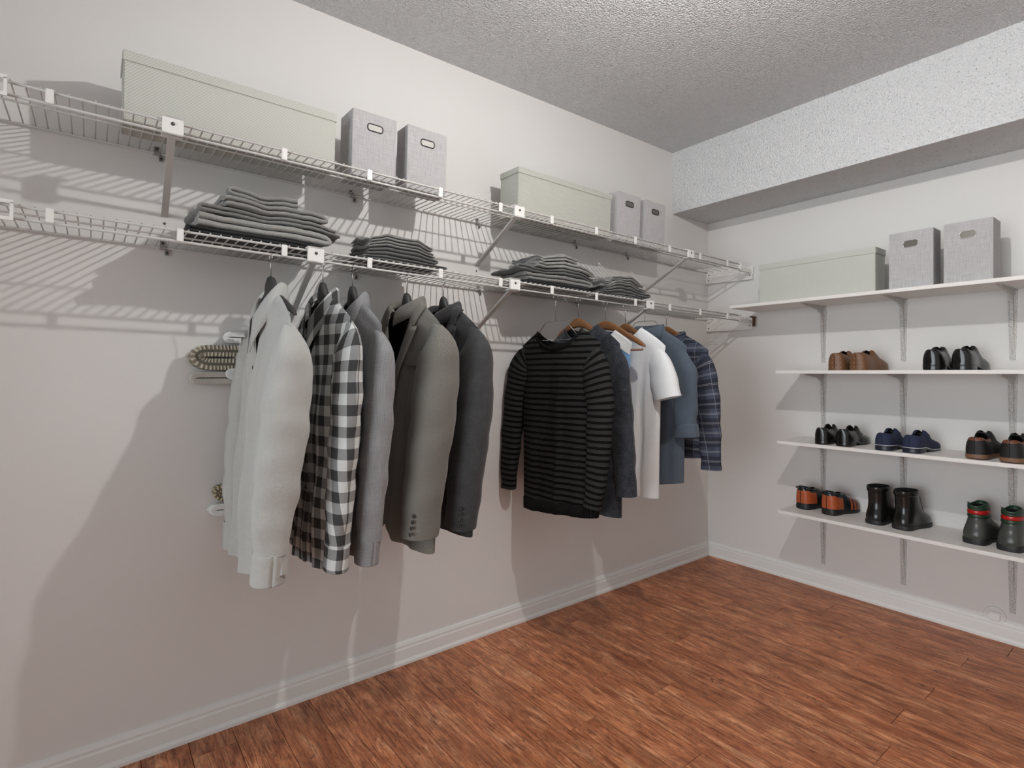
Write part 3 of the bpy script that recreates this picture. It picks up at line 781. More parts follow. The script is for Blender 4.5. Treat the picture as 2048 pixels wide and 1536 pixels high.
# 1 light grey button shirt
def hung(x): return rod(x)
x = -2.672; z = lambda v: zl(x, v)
hanger('dark', rod(x), R_(4), 'charcoal hanger holding the plain light grey shirt', z(1.412), half=0.195, drop=0.088)
P = dict(sw=0.20, nw=0.062, zN=z(1.372), drop=0.085, hem=z(0.60), cw=0.215, hw=0.225, tc=0.042, th=0.046, lean=-0.04, dipF=0.20, V=True, seed=11, fold=0.012, tail=0.035)
sl = std_sleeves(x, 0.20, z(1.285), z(0.685), out=-0.008, fwd=0.05, rs=(0.055, 0.064, 0.062, 0.056, 0.043), rx=(0.04, 0.058, 0.060, 0.056, 0.040), cuff=dict(len=0.075, grow=1.0), cin=0.015, farout=0.0)
root, sh, NK, NR = garment('shirt', rod(x), R_(0), 'plain light grey button shirt at the left end of the rail', 'shirt', FAB['shirt_grey'], P, sl, collar=dict(nw=0.062, zN=z(1.372), depth=0.028, V=0.10, fall=0.055, point=0.04), group='shirts and jackets on charcoal hangers')
def placket(root, sheet, NK, NR, mat, P, w=0.016, n=5, z0=None, btn=True):
    jc = NK // 2; vs = []
    col = [Vector(sheet[i * NK + jc]) for i in range(NR)]
    for p in col: vs += [(p.x - 0.003, p.y + w, p.z), (p.x - 0.0048, p.y, p.z), (p.x - 0.003, p.y - w, p.z)]
    sol(link('placket', mesh('placket', vs, grid_faces(NR, 3), [(v[1], v[2]) for v in vs]), mat, root), 0.0015)
    if btn:
        for q in range(n):
            i = int((NR - 1) * (0.04 + 0.86 * q / (n - 1))); p = col[i]
            buttons(root, [(p.x - 0.006, p.y, p.z)])
placket(root, sh[0], NK, NR, FAB['shirt_grey'], P)
# 2 buffalo check shirt
x = -2.523
hanger('dark', rod(x), R_(3), 'charcoal hanger holding the buffalo check shirt', z(1.410))
P = dict(sw=0.20, nw=0.064, zN=z(1.372), drop=0.078, hem=z(0.585), cw=0.212, hw=0.22, tc=0.032, th=0.034, lean=-0.03, dipF=0.19, V=True, seed=23, fold=0.006, tail=0.03)
sl = std_sleeves(x, 0.20, z(1.297), z(0.675), out=-0.004, fwd=0.035, rs=(0.055, 0.062, 0.058, 0.053, 0.042), rx=(0.032, 0.036, 0.036, 0.034, 0.030), cuff=dict(len=0.068, grow=0.98), cin=0.01)
root, sh, NK, NR = garment('shirt', rod(x), R_(3), 'black and white buffalo check shirt hanging between two plain grey shirts', 'shirt', FAB['buffalo'], P, sl, collar=dict(nw=0.064, zN=z(1.372), depth=0.026, V=0.10, fall=0.055, point=0.045), group='shirts and jackets on charcoal hangers')
placket(root, sh[0], NK, NR, FAB['buffalo'], P)
# 3 washed grey shirt
x = -2.430
hanger('dark', rod(x), R_(2), 'charcoal hanger holding the washed grey shirt', z(1.408))
P = dict(sw=0.20, nw=0.062, zN=z(1.368), drop=0.085, hem=z(0.60), cw=0.21, hw=0.215, tc=0.028, th=0.030, lean=-0.03, dipF=0.16, V=True, seed=37, fold=0.005, tail=0.03)
sl = std_sleeves(x, 0.20, z(1.28), z(0.672), out=-0.006, fwd=0.035, rs=(0.056, 0.064, 0.060, 0.053, 0.040), rx=(0.032, 0.037, 0.037, 0.035, 0.031), cuff=dict(len=0.066, grow=0.98), cin=0.012)
root, sh, NK, NR = garment('shirt', rod(x), R_(2), 'washed mid grey shirt right of the buffalo check shirt', 'shirt', FAB['denim_grey'], P, sl, collar=dict(nw=0.062, zN=z(1.368), depth=0.026, V=0.09, fall=0.05, point=0.035), group='shirts and jackets on charcoal hangers')
placket(root, sh[0], NK, NR, FAB['denim_grey'], P)

def blazer(x, mat, hname, label, P, sl, hang_label, yaw):
    hanger('dark', rod(x), yaw, hang_label, zl(x, 1.403))
    root, sh, NK, NR = garment('blazer', rod(x), yaw, label, 'blazer', mat, P, sl, group='shirts and jackets on charcoal hangers')
    # black lining just inside the back sheet and front sheet
    vs = []; uv = []
    for i in range(NR):
        for j in range(NK):
            p = sh[1][i * NK + j]; q = sh[0][i * NK + j]
            vs.append((p[0] * 0.86 + q[0] * 0.14 - 0.002, p[1] * 0.995, p[2] - 0.004 + 0.012 * (i / (NR - 1)))); uv.append((p[1], p[2]))
    link('lining', mesh('lining', vs, grid_faces(NR, NK), uv), FAB['lining'], root)
    # lapels along the V
    nw, sw = P['nw'], P['sw']
    for sd in (1, -1):
        vs = []; N = 22
        js = [j for j in range(NK) if 0 <= sd * (-1 + 2 * j / (NK - 1)) and abs(-1 + 2 * j / (NK - 1)) ** 0.9 * sw <= nw * 1.05]
        js.sort(key=lambda j: abs(-1 + 2 * j / (NK - 1)))
        edge = [Vector(sh[0][j]) for j in js]              # from V bottom to neck
        E2 = []
        for i in range(N):
            f = i / (N - 1) * (len(edge) - 1); a = int(min(f, len(edge) - 2)); E2.append(edge[a].lerp(edge[a + 1], f - a))
        for i, p in enumerate(E2):
            t = i / (N - 1)
            wd = 0.012 + 0.058 * math.sin(min(1, t * 1.18) * math.pi * 0.5) if t < 0.72 else (0.034 + 0.02 * (t - 0.72) / 0.28)
            vs += [(p.x - 0.003, p.y, p.z), (p.x - 0.010, p.y - sd * wd * 0.5, p.z + 0.002), (p.x - 0.008, p.y - sd * wd, p.z - 0.004 + (0.010 if t < 0.72 else -0.012))]
        fs = grid_faces(N, 3)
        sol(link('lapel', mesh('lapel', vs, fs, [(v[1], v[2]) for v in vs]), mat, root), 0.003)
    sol(link('collar', collar_mesh(nw * 0.9, P['zN'] + 0.004, 0.030, 0.05, h=0.026, fall=0.045, point=0.0), mat, root), 0.003)
    jc = NK // 2
    for r_ in (0.06, 0.26):
        p = sh[0][int(r_ * NR) * NK + jc]; buttons(root, [(p[0] - 0.004, p[1] - 0.004, p[2])], 0.009)
    m = MB(); p = sh[0][int(0.28 * NR) * NK + int(NK * 0.76)]
    m.box((-0.003, -0.055, -0.022), (0.0, 0.055, 0.022)); m.build('pocket_flap', mat, root, bevel=0.001, loc=(p[0] - 0.012, p[1], p[2]))
    return root
x = -2.242
P = dict(sw=0.205, nw=0.085, zN=z(1.375), drop=0.082, hem=z(0.61), cw=0.215, hw=0.222, tc=0.045, th=0.042, lean=-0.05, dipF=0.34, V=True, seed=41, fold=0.006, tail=-0.01, frontround=0.05)
sl = std_sleeves(x, 0.205, z(1.30), z(0.655), out=-0.010, fwd=0.065, rs=(0.060, 0.074, 0.072, 0.065, 0.058), rx=(0.045, 0.064, 0.066, 0.060, 0.054), wr=0.0025, cin=0.02)
for s_ in sl: s_['btn'] = [(0.215 + 0.012, z(0.675 + 0.017 * q), -0.118 + 0.004 * q) for q in range(4)] if s_['side'] > 0 else None
blazer(x, FAB['tweed'], '', 'light grey tweed blazer left of the charcoal blazer', P, sl, 'charcoal hanger holding the grey tweed blazer', R_(3))
x = -2.100
P = dict(sw=0.20, nw=0.08, zN=z(1.370), drop=0.08, hem=z(0.63), cw=0.205, hw=0.21, tc=0.038, th=0.036, lean=-0.04, dipF=0.33, V=True, seed=53, fold=0.005, tail=-0.01, frontround=0.05)
sl = std_sleeves(x, 0.20, z(1.298), z(0.655), out=0.005, fwd=0.055, rs=(0.058, 0.070, 0.070, 0.063, 0.056), rx=(0.040, 0.054, 0.056, 0.052, 0.046), wr=0.0025, cin=0.015)
for s_ in sl: s_['btn'] = [(0.21 + 0.03, z(0.675 + 0.017 * q), -0.098 + 0.003 * q) for q in range(4)] if s_['side'] > 0 else None
blazer(x, FAB['charcoal'], '', 'dark charcoal wool blazer at the right end of the first group', P, sl, 'charcoal hanger holding the charcoal blazer', R_(2))

# second group
x = -1.568
hanger('wire', rod(x), R_(5), 'thin wire hanger inside the striped sweater', z(1.352), half=0.13, drop=0.072)
P = dict(sw=0.205, nw=0.122, zN=z(1.318), drop=0.055, hem=z(0.580), cw=0.205, hw=0.20, tc=0.042, th=0.045, dipF=0.068, dipB=0.055, seed=61, fold=0.005, s0=0.018, hemslope=0.014)
sl = std_sleeves(x, 0.215, z(1.255), z(0.635), out=0.03, fwd=0.03, rs=(0.055, 0.062, 0.056, 0.048, 0.036), rx=(0.032, 0.040, 0.038, 0.034, 0.028), wr=0.003, cin=-0.005, cuff=None, farout=0.025, cinf=-0.04)
root, sh, NK, NR = garment('sweater', rod(x), R_(5), 'black and grey striped crew neck sweater', 'sweater', FAB['stripe'], P, sl, neck=FAB['rib'], group='clothes in the second hanging group')
# ribbed hem
bot = [[Vector(s_[(NR - 1) * NK + j]) for j in range(NK)] for s_ in sh]
loop = bot[0] + bot[1][::-1]
vs = []
for dz, e in ((0.045, 1.03), (0.02, 1.02), (-0.004, 0.99)):
    vs += [(p.x * e + (0.002 if p.x > 0 else -0.002), p.y, p.z + dz) for p in loop]
n = len(loop)
sol(link('hem_rib', mesh('hem_rib', vs, [(i * n + k, i * n + (k + 1) % n, (i + 1) * n + (k + 1) % n, (i + 1) * n + k) for i in range(2) for k in range(n)], [(v[1] + v[0], v[2]) for v in vs]), FAB['rib'], root), 0.002)

x = -1.439
hanger('wood', rod(x), R_(1), 'brown wooden hanger holding the dark marl sweater', z(1.378), half=0.125, drop=0.055)
P = dict(sw=0.20, nw=0.085, zN=z(1.345), drop=0.085, hem=z(0.575), cw=0.22, hw=0.215, tc=0.040, th=0.042, dipF=0.06, dipB=0.03, seed=71, fold=0.005, s0=0.02)
sl = std_sleeves(x, 0.212, z(1.265), z(0.665), out=0.02, fwd=0.0, rs=(0.055, 0.062, 0.056, 0.050, 0.042), rx=(0.032, 0.040, 0.038, 0.036, 0.032), wr=0.003, cin=-0.052)
garment('sweater', rod(x), R_(1), 'dark blue black marl sweater behind the striped sweater', 'sweater', FAB['darkknit'], P, sl, neck=FAB['darkknit'], group='clothes in the second hanging group')

x = -1.271
hanger('wood', rod(x), R_(2), 'wooden hanger with one bare arm and trouser bar showing', z(1.376), half=0.215, drop=0.10)
P = dict(sw=0.135, nw=0.05, zN=z(1.336), drop=0.062, hem=z(1.04), wt=[(0, 0.14), (0.06, 0.14), (0.12, 0.126), (0.3, 0.108)], cw=0.1, hw=0.09, tc=0.022, th=0.024, dipF=0.035, dipB=0.01, seed=83, fold=0.006, s0=0.012)
root, sh, NK, NR = garment('vest_top', rod(x), R_(2), 'light blue top with white yoke on the half bare wooden hanger', 'top', FAB['lightblue'], P, [], group='clothes in the second hanging group')
NY_ = int(NR * 0.30); vs = [(sh[0][i * NK + j][0] - 0.0022, sh[0][i * NK + j][1], sh[0][i * NK + j][2]) for i in range(NY_) for j in range(NK)]
link('yoke', mesh('yoke', vs, grid_faces(NY_, NK), [(v[1], v[2]) for v in vs]), FAB['white'], root)

x = -1.137
hanger('wood', rod(x), R_(0), 'brown wooden hanger holding the white tee shirt', z(1.372), half=0.115, drop=0.055)
P = dict(sw=0.205, nw=0.085, zN=z(1.345), drop=0.085, hem=z(0.60), cw=0.185, hw=0.175, tc=0.040, th=0.046, dipF=0.05, dipB=0.03, seed=97, fold=0.008, s0=0.01)
sl = []
for sd in (1, -1):
    sl.append(dict(side=sd, path=[(0.12, z(1.232)), (0.165, z(1.212)), (0.198, z(1.16)), (0.224, z(1.09)), (0.238, z(1.035))], x=[0, 0, -0.004, -0.008, -0.01], rs=[0.043, 0.055, 0.062, 0.066, 0.066], rx=[0.006, 0.02, 0.030, 0.036, 0.036], wr=0.003))
garment('tee_shirt', rod(x), R_(0), 'plain white short sleeved tee shirt', 'tee shirt', FAB['white'], P, sl, neck=FAB['white'], group='clothes in the second hanging group')

x = -0.997
hanger('wire', rod(x), R_(0), 'thin wire hanger inside the slate blue shirt', z(1.385), half=0.12, drop=0.07)
P = dict(sw=0.20, nw=0.066, zN=z(1.352), drop=0.09, hem=z(0.635), cw=0.195, hw=0.19, tc=0.042, th=0.045, dipF=0.05, dipB=0.01, seed=103, fold=0.007, s0=0.025, tail=0.02)
sl = std_sleeves(x, 0.205, z(1.262), z(0.91), out=0.012, fwd=0.0, rs=(0.058, 0.064, 0.062, 0.056, 0.050), rx=(0.032, 0.038, 0.040, 0.038, 0.036), cin=-0.02, cuff=dict(len=0.05, grow=1.12, ds=0.008))
garment('shirt', rod(x), R_(0), 'slate blue shirt with rolled up sleeves right of the white tee', 'shirt', FAB['slate'], P, sl, collar=dict(nw=0.066, zN=z(1.345), depth=0.026, V=0.03, fall=0.05, point=0.02, s0=0.025), group='clothes in the second hanging group')

x = -0.832
hanger('wood', rod(x), R_(0), 'brown wooden hanger holding the navy plaid shirt', z(1.374), half=0.125, drop=0.06)
P = dict(sw=0.195, nw=0.06, zN=z(1.335), drop=0.085, hem=z(0.74), cw=0.20, hw=0.19, tc=0.036, th=0.036, dipF=0.06, dipB=0.01, seed=113, fold=0.005, s0=0.03, tail=0.01)
sl = std_sleeves(x, 0.212, z(1.250), z(0.70), out=0.02, fwd=0.0, rs=(0.055, 0.060, 0.056, 0.050, 0.046), rx=(0.032, 0.036, 0.036, 0.034, 0.032), wr=0.003, cin=-0.035)
garment('shirt', rod(x), R_(0), 'navy plaid shirt at the right end of the rail', 'shirt', FAB['plaid'], P, sl, collar=dict(nw=0.06, zN=z(1.33), depth=0.024, V=0.04, fall=0.045, point=0.02, s0=0.03, h=0.026), group='clothes in the second hanging group')

# ------------------------------------------------------------------ folded clothes
def folded(name, label, cat, mat, x0, x1, y0, y1, zb, h, base, layers=3, seed=0, und=None, tilt=0.0, group=None, start=1, ragged=0.02):
    """S-folded cloth: ribbon of layers with rounded ends, swept in depth. base(x,y) = support height under the pile"""
    rn = random.Random(seed)
    lt = h / layers; t = lt * 0.86
    cl = []                                   # centre line in (x, w) ; w = height inside this item
    d = start
    ends = [(x0 + rn.uniform(0, ragged), x1 - rn.uniform(0, ragged)) for _ in range(layers)]
    NX = 20
    for L in range(layers):
        a, b = ends[L]; w = lt * (L + 0.5)
        r = lt * 0.5
        xs = [a + r + (b - a - 2 * r) * q / NX for q in range(NX + 1)]
        if d < 0: xs = xs[::-1]
        cl += [(x, w) for x in xs]
        if L < layers - 1:
            xe = xs[-1]
            for q in range(1, 6):
                an = -math.pi / 2 + math.pi * q / 6
                cl.append((xe + d * r * math.cos(an) * 1.5, w + lt * 0.5 + lt * 0.5 * math.sin(an)))
        d = -d
    n = len(cl)
    NY = 20; vs = []; uv = []
    p1, p2, p3 = rn.uniform(0, 6), rn.uniform(0, 6), rn.uniform(0, 6)
    acc = [0]
    for i in range(1, n): acc.append(acc[-1] + math.hypot(cl[i][0] - cl[i - 1][0], cl[i][1] - cl[i - 1][1]))
    for k in range(NY + 1):
        f = k / NY; f = f ** 1.6; y = y0 + (y1 - y0) * f
        # rounded front and back edges
        e = min(f, 1 - f); eb = 0.055; sh = 1.0 if e > eb else 0.25 + 0.75 * (1 - (1 - e / eb) ** 2) ** 0.5
        for side in (1, -1):
            for i, (x, w) in enumerate(cl):
                a = cl[max(0, i - 1)]; b = cl[min(n - 1, i + 1)]
                tx, tw = b[0] - a[0], b[1] - a[1]; q = math.hypot(tx, tw) or 1
                nx, nw_ = -tw / q, tx / q
                loose = 0.0
                th = t * 0.5 * sh
                px = x + side * nx * th + 0.009 * mnoise.noise((x * 9 + p1, y * 12, w * 30 + p2)) + 0.008 * math.sin(y * 14 + p2 + w * 50)
                pw = w + side * nw_ * th + loose * 0.5
                yy = y - 0.006 * math.sin(x * 24 + p3) * (1 if f < 0.5 else 0)
                u = und(px, yy, pw) if und else 0
                vs.append((px, yy, base(px, yy) + zb + max(0.0012, pw) + u + tilt * (px - x0)))
                uv.append((acc[i] + 0.5 * (side < 0), y))
    fs = []
    row = 2 * n
    for k in range(NY):
        for i in range(n - 1):
            a = k * row + i; fs.append((a, a + 1, a + row + 1, a + row))
            a = k * row + n + i; fs.append((a + row, a + row + 1, a + 1, a))
        for i in (0, n - 1):
            a = k * row + i; b = k * row + n + i; fs.append((a, a + row, b + row, b) if i == 0 else (b, b + row, a + row, a))
    for k in (0, NY):
        for i in range(n - 1):
            a = k * row + i; b = k * row + n + i; q = (a, b, b + 1, a + 1); fs.append(q if k == 0 else q[::-1])
    me = mesh(name, vs, fs, uv)
    o = link(name, me, mat); tag(o, label, cat, group)
    me.set_sharp_from_angle(angle=R_(70))
    return o
FAB['fold1'] = fabric('grey_sweatshirt', s2l(152, 151, 148), s2l(126, 125, 122), kind='heather')
FAB['fold2'] = fabric('mid_grey_jersey', s2l(138, 137, 134), s2l(112, 111, 109), kind='heather')
FAB['fold3'] = fabric('grey_wool', s2l(164, 163, 159), s2l(138, 137, 134), kind='slub')
FAB['fold4'] = fabric('black_denim', s2l(54, 54, 55), s2l(34, 34, 35), kind='slub')
FAB['fold5'] = fabric('dark_grey_knit', s2l(108, 107, 105), s2l(84, 83, 82), kind='heather')
lobase = lambda x, y: zdeck(LO, x, y) + 0.0022
def pile(items, seed, group, sx):
    rn = random.Random(seed); p = rn.uniform(0, 6)
    zb = 0.0
    tot = sum(i[3] for i in items)
    for q, (label, cat, mat, h, xa, xb, ya, yb, lay) in enumerate(items):
        # gentle sag shared by the pile: ends droop a little, grows with height
        hump = lambda x, y, zz=zb: lobase(x, y)
        cr = lambda x, y, pw: (-0.026 * ((x - sx) / 0.2) ** 2 + 0.010 * math.sin(x * 17 + p + y * 6) + 0.016 * mnoise.noise((x * 13 + p, y * 16, 0)) + 0.006 * mnoise.noise((x * 34 + p, y * 30, 3))) * pw
        folded('folded_clothes', label, cat, mat, xa, xb, ya, yb, zb, h, hump, lay, seed * 10 + q, lambda x, y, pw, zz=zb: cr(x, y, (zz + pw) / tot), 0, group, start=1 if q % 2 else -1)
        zb += h * 1.07
YA, YB2 = -0.281, -0.07
pile([('black jeans at the bottom of the largest folded pile', 'folded jeans', FAB['fold4'], 0.022, -2.878, -2.50, YA, YB2, 2),
      ('light grey sweatshirt lying on the black jeans in the largest pile', 'folded sweater', FAB['fold3'], 0.040, -2.862, -2.485, YA + .003, YB2, 2),
      ('grey jersey in the middle of the largest folded pile', 'folded sweater', FAB['fold2'], 0.026, -2.852, -2.448, YA + .012, YB2, 2),
      ('grey sweatshirt second from the top of the largest folded pile', 'folded sweater', FAB['fold1'], 0.032, -2.815, -2.50, YA + .008, YB2, 2),
      ('crumpled grey sweatshirt on top of the largest folded pile', 'folded sweater', FAB['fold1'], 0.030, -2.775, -2.555, YA + .02, YB2, 2)], 3, 'folded clothes on the left half of the lower wire shelf', -2.68)
pile([('dark trousers at the bottom of the second folded pile from the left', 'folded trousers', FAB['fold5'], 0.020, -2.395, -2.075, YA, YB2, 2),
      ('dark grey shirt with rolled edge in the second pile from the left', 'folded shirt', FAB['fold5'], 0.026, -2.375, -2.10, YA + .002, YB2, 2),
      ('grey shirt lying just under the top one in the second pile', 'folded shirt', FAB['fold2'], 0.020, -2.370, -2.105, YA + .004, YB2, 2),
      ('grey shirt with open dark neck on top of the second pile', 'folded shirt', FAB['fold2'], 0.020, -2.365, -2.115, YA + .006, YB2, 2)], 5, 'folded clothes on the left half of the lower wire shelf', -2.24)
pile([('black jeans at the bottom of the tall pile over the striped sweater', 'folded jeans', FAB['fold4'], 0.020, -1.70, -1.335, YA, YB2, 2),
      ('grey sweatshirt lying on the black jeans over the striped sweater', 'folded sweater', FAB['fold2'], 0.036, -1.71, -1.33, YA + .002, YB2, 2),
      ('grey jersey sticking out sideways in the pile over the striped sweater', 'folded sweater', FAB['fold5'], 0.026, -1.735, -1.29, YA + .01, YB2, 2),
      ('soft grey sweatshirt near the top of the pile over the striped sweater', 'folded sweater', FAB['fold1'], 0.030, -1.66, -1.31, YA + .006, YB2, 2),
      ('crumpled grey top crowning the pile over the striped sweater', 'folded sweater', FAB['fold1'], 0.026, -1.625, -1.40, YA + .014, YB2, 2)], 7, 'folded clothes on the right half of the lower wire shelf', -1.52)
pile([('dark trousers at the bottom of the rightmost folded pile', 'folded trousers', FAB['fold5'], 0.020, -1.285, -0.915, YA, YB2, 2),
      ('dark grey shirt with rolled edge in the rightmost folded pile', 'folded shirt', FAB['fold5'], 0.028, -1.265, -0.94, YA + .002, YB2, 2),
      ('grey shirt just under the top one in the rightmost folded pile', 'folded shirt', FAB['fold2'], 0.020, -1.262, -0.945, YA + .004, YB2, 2),
      ('grey shirt with open dark neck on top of the rightmost pile', 'folded shirt', FAB['fold2'], 0.020, -1.255, -0.96, YA + .006, YB2, 2)], 9, 'folded clothes on the right half of the lower wire shelf', -1.10)
# knitwear and cloths squeezed between the light grey shirt and the wall
FAB['cream'] = fabric('cream_cloth', s2l(196, 192, 184), s2l(186, 182, 174))
FAB['offwhite'] = fabric('white_cloth', s2l(222, 224, 222), s2l(214, 216, 214))
FAB['knit'] = m_knit('beige_chunky_knit', s2l(150, 143, 126), s2l(216, 209, 190), 620)
FAB['knit2'] = m_knit('yellow_cream_knit', s2l(150, 140, 112), s2l(214, 206, 178), 700)
wb = lambda z: (lambda x, y: z)
GK = 'knitwear tucked behind the light grey shirt'
folded('folded_cloth', 'folded cream cloth at the bottom beside the light grey shirt', 'folded cloth', FAB['cream'], -2.832, -2.665, -0.043, -0.006, 0, 0.042, wb(1.108), 2, 71, group=GK, start=-1, ragged=0.004)
folded('folded_cloth', 'thick folded white cloth under the beige knit', 'folded cloth', FAB['offwhite'], -2.740, -2.668, -0.060, -0.048, 0, 0.040, wb(1.121), 2, 72, group=GK, start=-1, ragged=0.003)
folded('folded_knit', 'chunky beige knit folded beside the light grey shirt', 'folded knit', FAB['knit'], -2.812, -2.675, -0.043, -0.006, 0, 0.084, wb(1.1512), 2, 73, group=GK, start=-1, ragged=0.012)
folded('folded_cloth', 'small folded white cloth lying on top of the beige knit', 'folded cloth', FAB['offwhite'], -2.738, -2.68, -0.043, -0.006, 0, 0.040, wb(1.2385), 2, 74, group=GK, start=-1, ragged=0.003)
folded('folded_cloth', 'white cloth roll beside the low end of the light grey shirt', 'folded cloth', FAB['offwhite'], -2.768, -2.68, -0.043, -0.006, 0, 0.042, wb(0.690), 2, 75, group=GK, start=-1, ragged=0.004)
folded('folded_knit', 'small cream frayed knit above the low white cloth roll', 'folded knit', FAB['knit2'], -2.768, -2.70, -0.043, -0.006, 0, 0.056, wb(0.7345), 2, 76, group=GK, start=-1, ragged=0.008)

# ------------------------------------------------------------------ shoes (local: heel at origin, toe along +x, z up, sole at 0)
def leather(name, col, rough=0.3, bump=0.06):
    return plain(name, col, rough, spec=0.5, nscale=60, namp=0.12, bump=bump, bscale=500)
SH = dict(brown=leather('brown_leather', s2l(112, 76, 50), 0.45), black=leather('black_leather', s2l(22, 22, 21), 0.22), navy=leather('navy_suede', s2l(30, 38, 66), 0.8, 0.2),
          tan=leather('tan_brown_leather', s2l(108, 62, 40), 0.5), orange=leather('burnt_orange_leather', s2l(166, 78, 38), 0.45), rubber=leather('black_rubber', s2l(26, 26, 26), 0.5),
          navysole=leather('navy_sole', s2l(30, 34, 48), 0.35), white=leather('white_welt', s2l(190, 190, 190), 0.5), dgreen=leather('dark_green_rubber', s2l(30, 56, 40), 0.35),
          red=leather('red_rubber', s2l(170, 22, 22), 0.3), gumboot=leather('grey_green_rubber', s2l(62, 64, 60), 0.3, 0.02), dark=plain('shoe_inside', s2l(12, 11, 11), 0.9),
          gumsole=leather('brown_gum_sole', s2l(116, 82, 60), 0.5), suedeblk=leather('matte_black', s2l(18, 18, 18), 0.6), stud=leather('pale_stud', s2l(178, 160, 134), 0.4), teal=leather('blue_black_leather', s2l(24, 30, 34), 0.25))
def plan(s, ww):      # half width along the length 0..1
    w = spline([(0, 0.02), (0.004, 0.24), (0.015, 0.46), (0.04, 0.66), (0.10, 0.80), (0.2, 0.84), (0.4, 0.80), (0.6, 0.94), (0.72, 1.0), (0.85, 0.92), (0.94, 0.66), (0.98, 0.38), (0.995, 0.18), (1.0, 0.02)], s)
    return w * ww
def sole_mesh(L, ww, z0, z1, grow=1.0, s_lo=0.0, s_hi=1.0, arch=None, name='sole'):
    N = 26; top = []; n = 0
    ss = [s_lo + (s_hi - s_lo) * (0.5 - 0.5 * math.cos(math.pi * i / N)) for i in range(N + 1)]
    out = [(s * L, plan(s, ww) * grow) for s in ss] + [(s * L, -plan(s, ww) * grow) for s in reversed(ss)]
    vs = []; m = len(out)
    z0f = z0 if callable(z0) else (lambda s: z0); z1f = z1 if callable(z1) else (lambda s: z1)
    e = 0.0025
    for (x, y) in out: vs.append((x, y * 0.97, z0f(x / L)))
    for (x, y) in out: vs.append((x + (e * 0.4 if x > L / 2 else -e * 0.4), y * 1.0, (z0f(x / L) + z1f(x / L)) / 2))
    for (x, y) in out: vs.append((x, y * 0.985, z1f(x / L)))
    fs = [(r * m + i, r * m + (i + 1) % m, (r + 1) * m + (i + 1) % m, (r + 1) * m + i) for r in range(2) for i in range(m)]
    h = m // 2
    for r in (0, 2):
        for i in range(h - 1):
            q = (r * m + i, r * m + i + 1, r * m + m - 2 - i, r * m + m - 1 - i); fs.append(q if r else q[::-1])
    me = mesh(name, vs, fs, [(v[0], v[1]) for v in vs]); me.set_sharp_from_angle(angle=R_(35)); return me
def upper_mesh(L, ww, zb, H, op, shrink=0.0, name='upper', s_lo=0.0, s_hi=1.0, u_lo=0.0, u_hi=1.0, grow=1.0):
    """H: [(s, height)] ridge/collar height; op=(s0, s1, frac): opening; u: fraction of section height (0 bottom, 1 top)"""
    NS, NC = 44, 13
    vs = []; uv = []; cut = []
    for i in range(NS + 1):
        s = 0.5 - 0.5 * math.cos(math.pi * i / NS)
        s = s_lo + (s_hi - s_lo) * s
        w = max(0.0003, plan(s, ww) * grow - shrink); h = max(0.004, spline(H, s) - shrink * 0.5)
        zz = zb(s) if callable(zb) else zb
        o = 0.0
        if op and op[0] < s < op[1]:
            q = (s - op[0]) / (op[1] - op[0]); o = op[2] * (math.sin(math.pi * min(1, q ** 0.8))) ** 0.55
        row = []
        for sd in (1, -1):
            cols = range(NC) if sd > 0 else range(NC - 1, -1, -1)
            for j in cols:
                u = u_lo + (u_hi - u_lo) * j / (NC - 1)
                a = u * math.pi / 2
                y = w * (math.cos(a) ** 0.62) * (1.0 + 0.05 * math.sin(2 * a))
                ymin = w * o
                y = max(y, 0) * (1 - o * math.sin(a) ** 3) + ymin * math.sin(a) ** 3 if o else y
                z = zz + h * math.sin(a) ** 0.85
                vs.append((s * L, sd * y, z)); uv.append((s * L + 0.3 * (sd < 0), z))
        cut.append(o > 0)
    W2 = 2 * NC; fs = []
    for i in range(NS):
        for j in range(W2 - 1):
            if j == NC - 1 and (cut[i] or cut[i + 1] or u_hi < 1): continue
            fs.append((i * W2 + j, (i + 1) * W2 + j, (i + 1) * W2 + j + 1, i * W2 + j + 1))
    return mesh(name, vs, fs, uv)
def boot_mesh(L, ww, prof, name='upper', shrink=0.0):
    """prof: [(z, back, front, halfwidth, roundness)] horizontal slices"""
    n = 40; vs = []; uv = []; NZ = 40
    z0, z1 = prof[0][0], prof[-1][0]
    g = lambda c, z: spline([(p[0], p[c]) for p in prof], z)
    for i in range(NZ + 1):
        z = z0 + (z1 - z0) * i / NZ
        b, f, w = g(1, z) + shrink, g(2, z) - shrink, g(3, z) - shrink
        foot = max(0, min(1, (f - b) / L * 1.6 - 0.75))
        for k in range(n):
            a = 2 * math.pi * k / n
            c, s = math.cos(a), math.sin(a)
            t = 0.5 + 0.5 * c
            x = b + (f - b) * t
            y1 = w * math.copysign(abs(s) ** 0.8, s)
            y2 = math.copysign(plan(min(1, max(0, t)), w) * 1.0, s) if abs(s) > 0.02 else 0
            y = y1 * (1 - foot) + y2 * foot
            vs.append((x, y, z)); uv.append((a * w, z))
    fs = [(i * n + k, i * n + (k + 1) % n, (i + 1) * n + (k + 1) % n, (i + 1) * n + k) for i in range(NZ) for k in range(n)]
    me = mesh(name, vs, fs, uv)
    return me
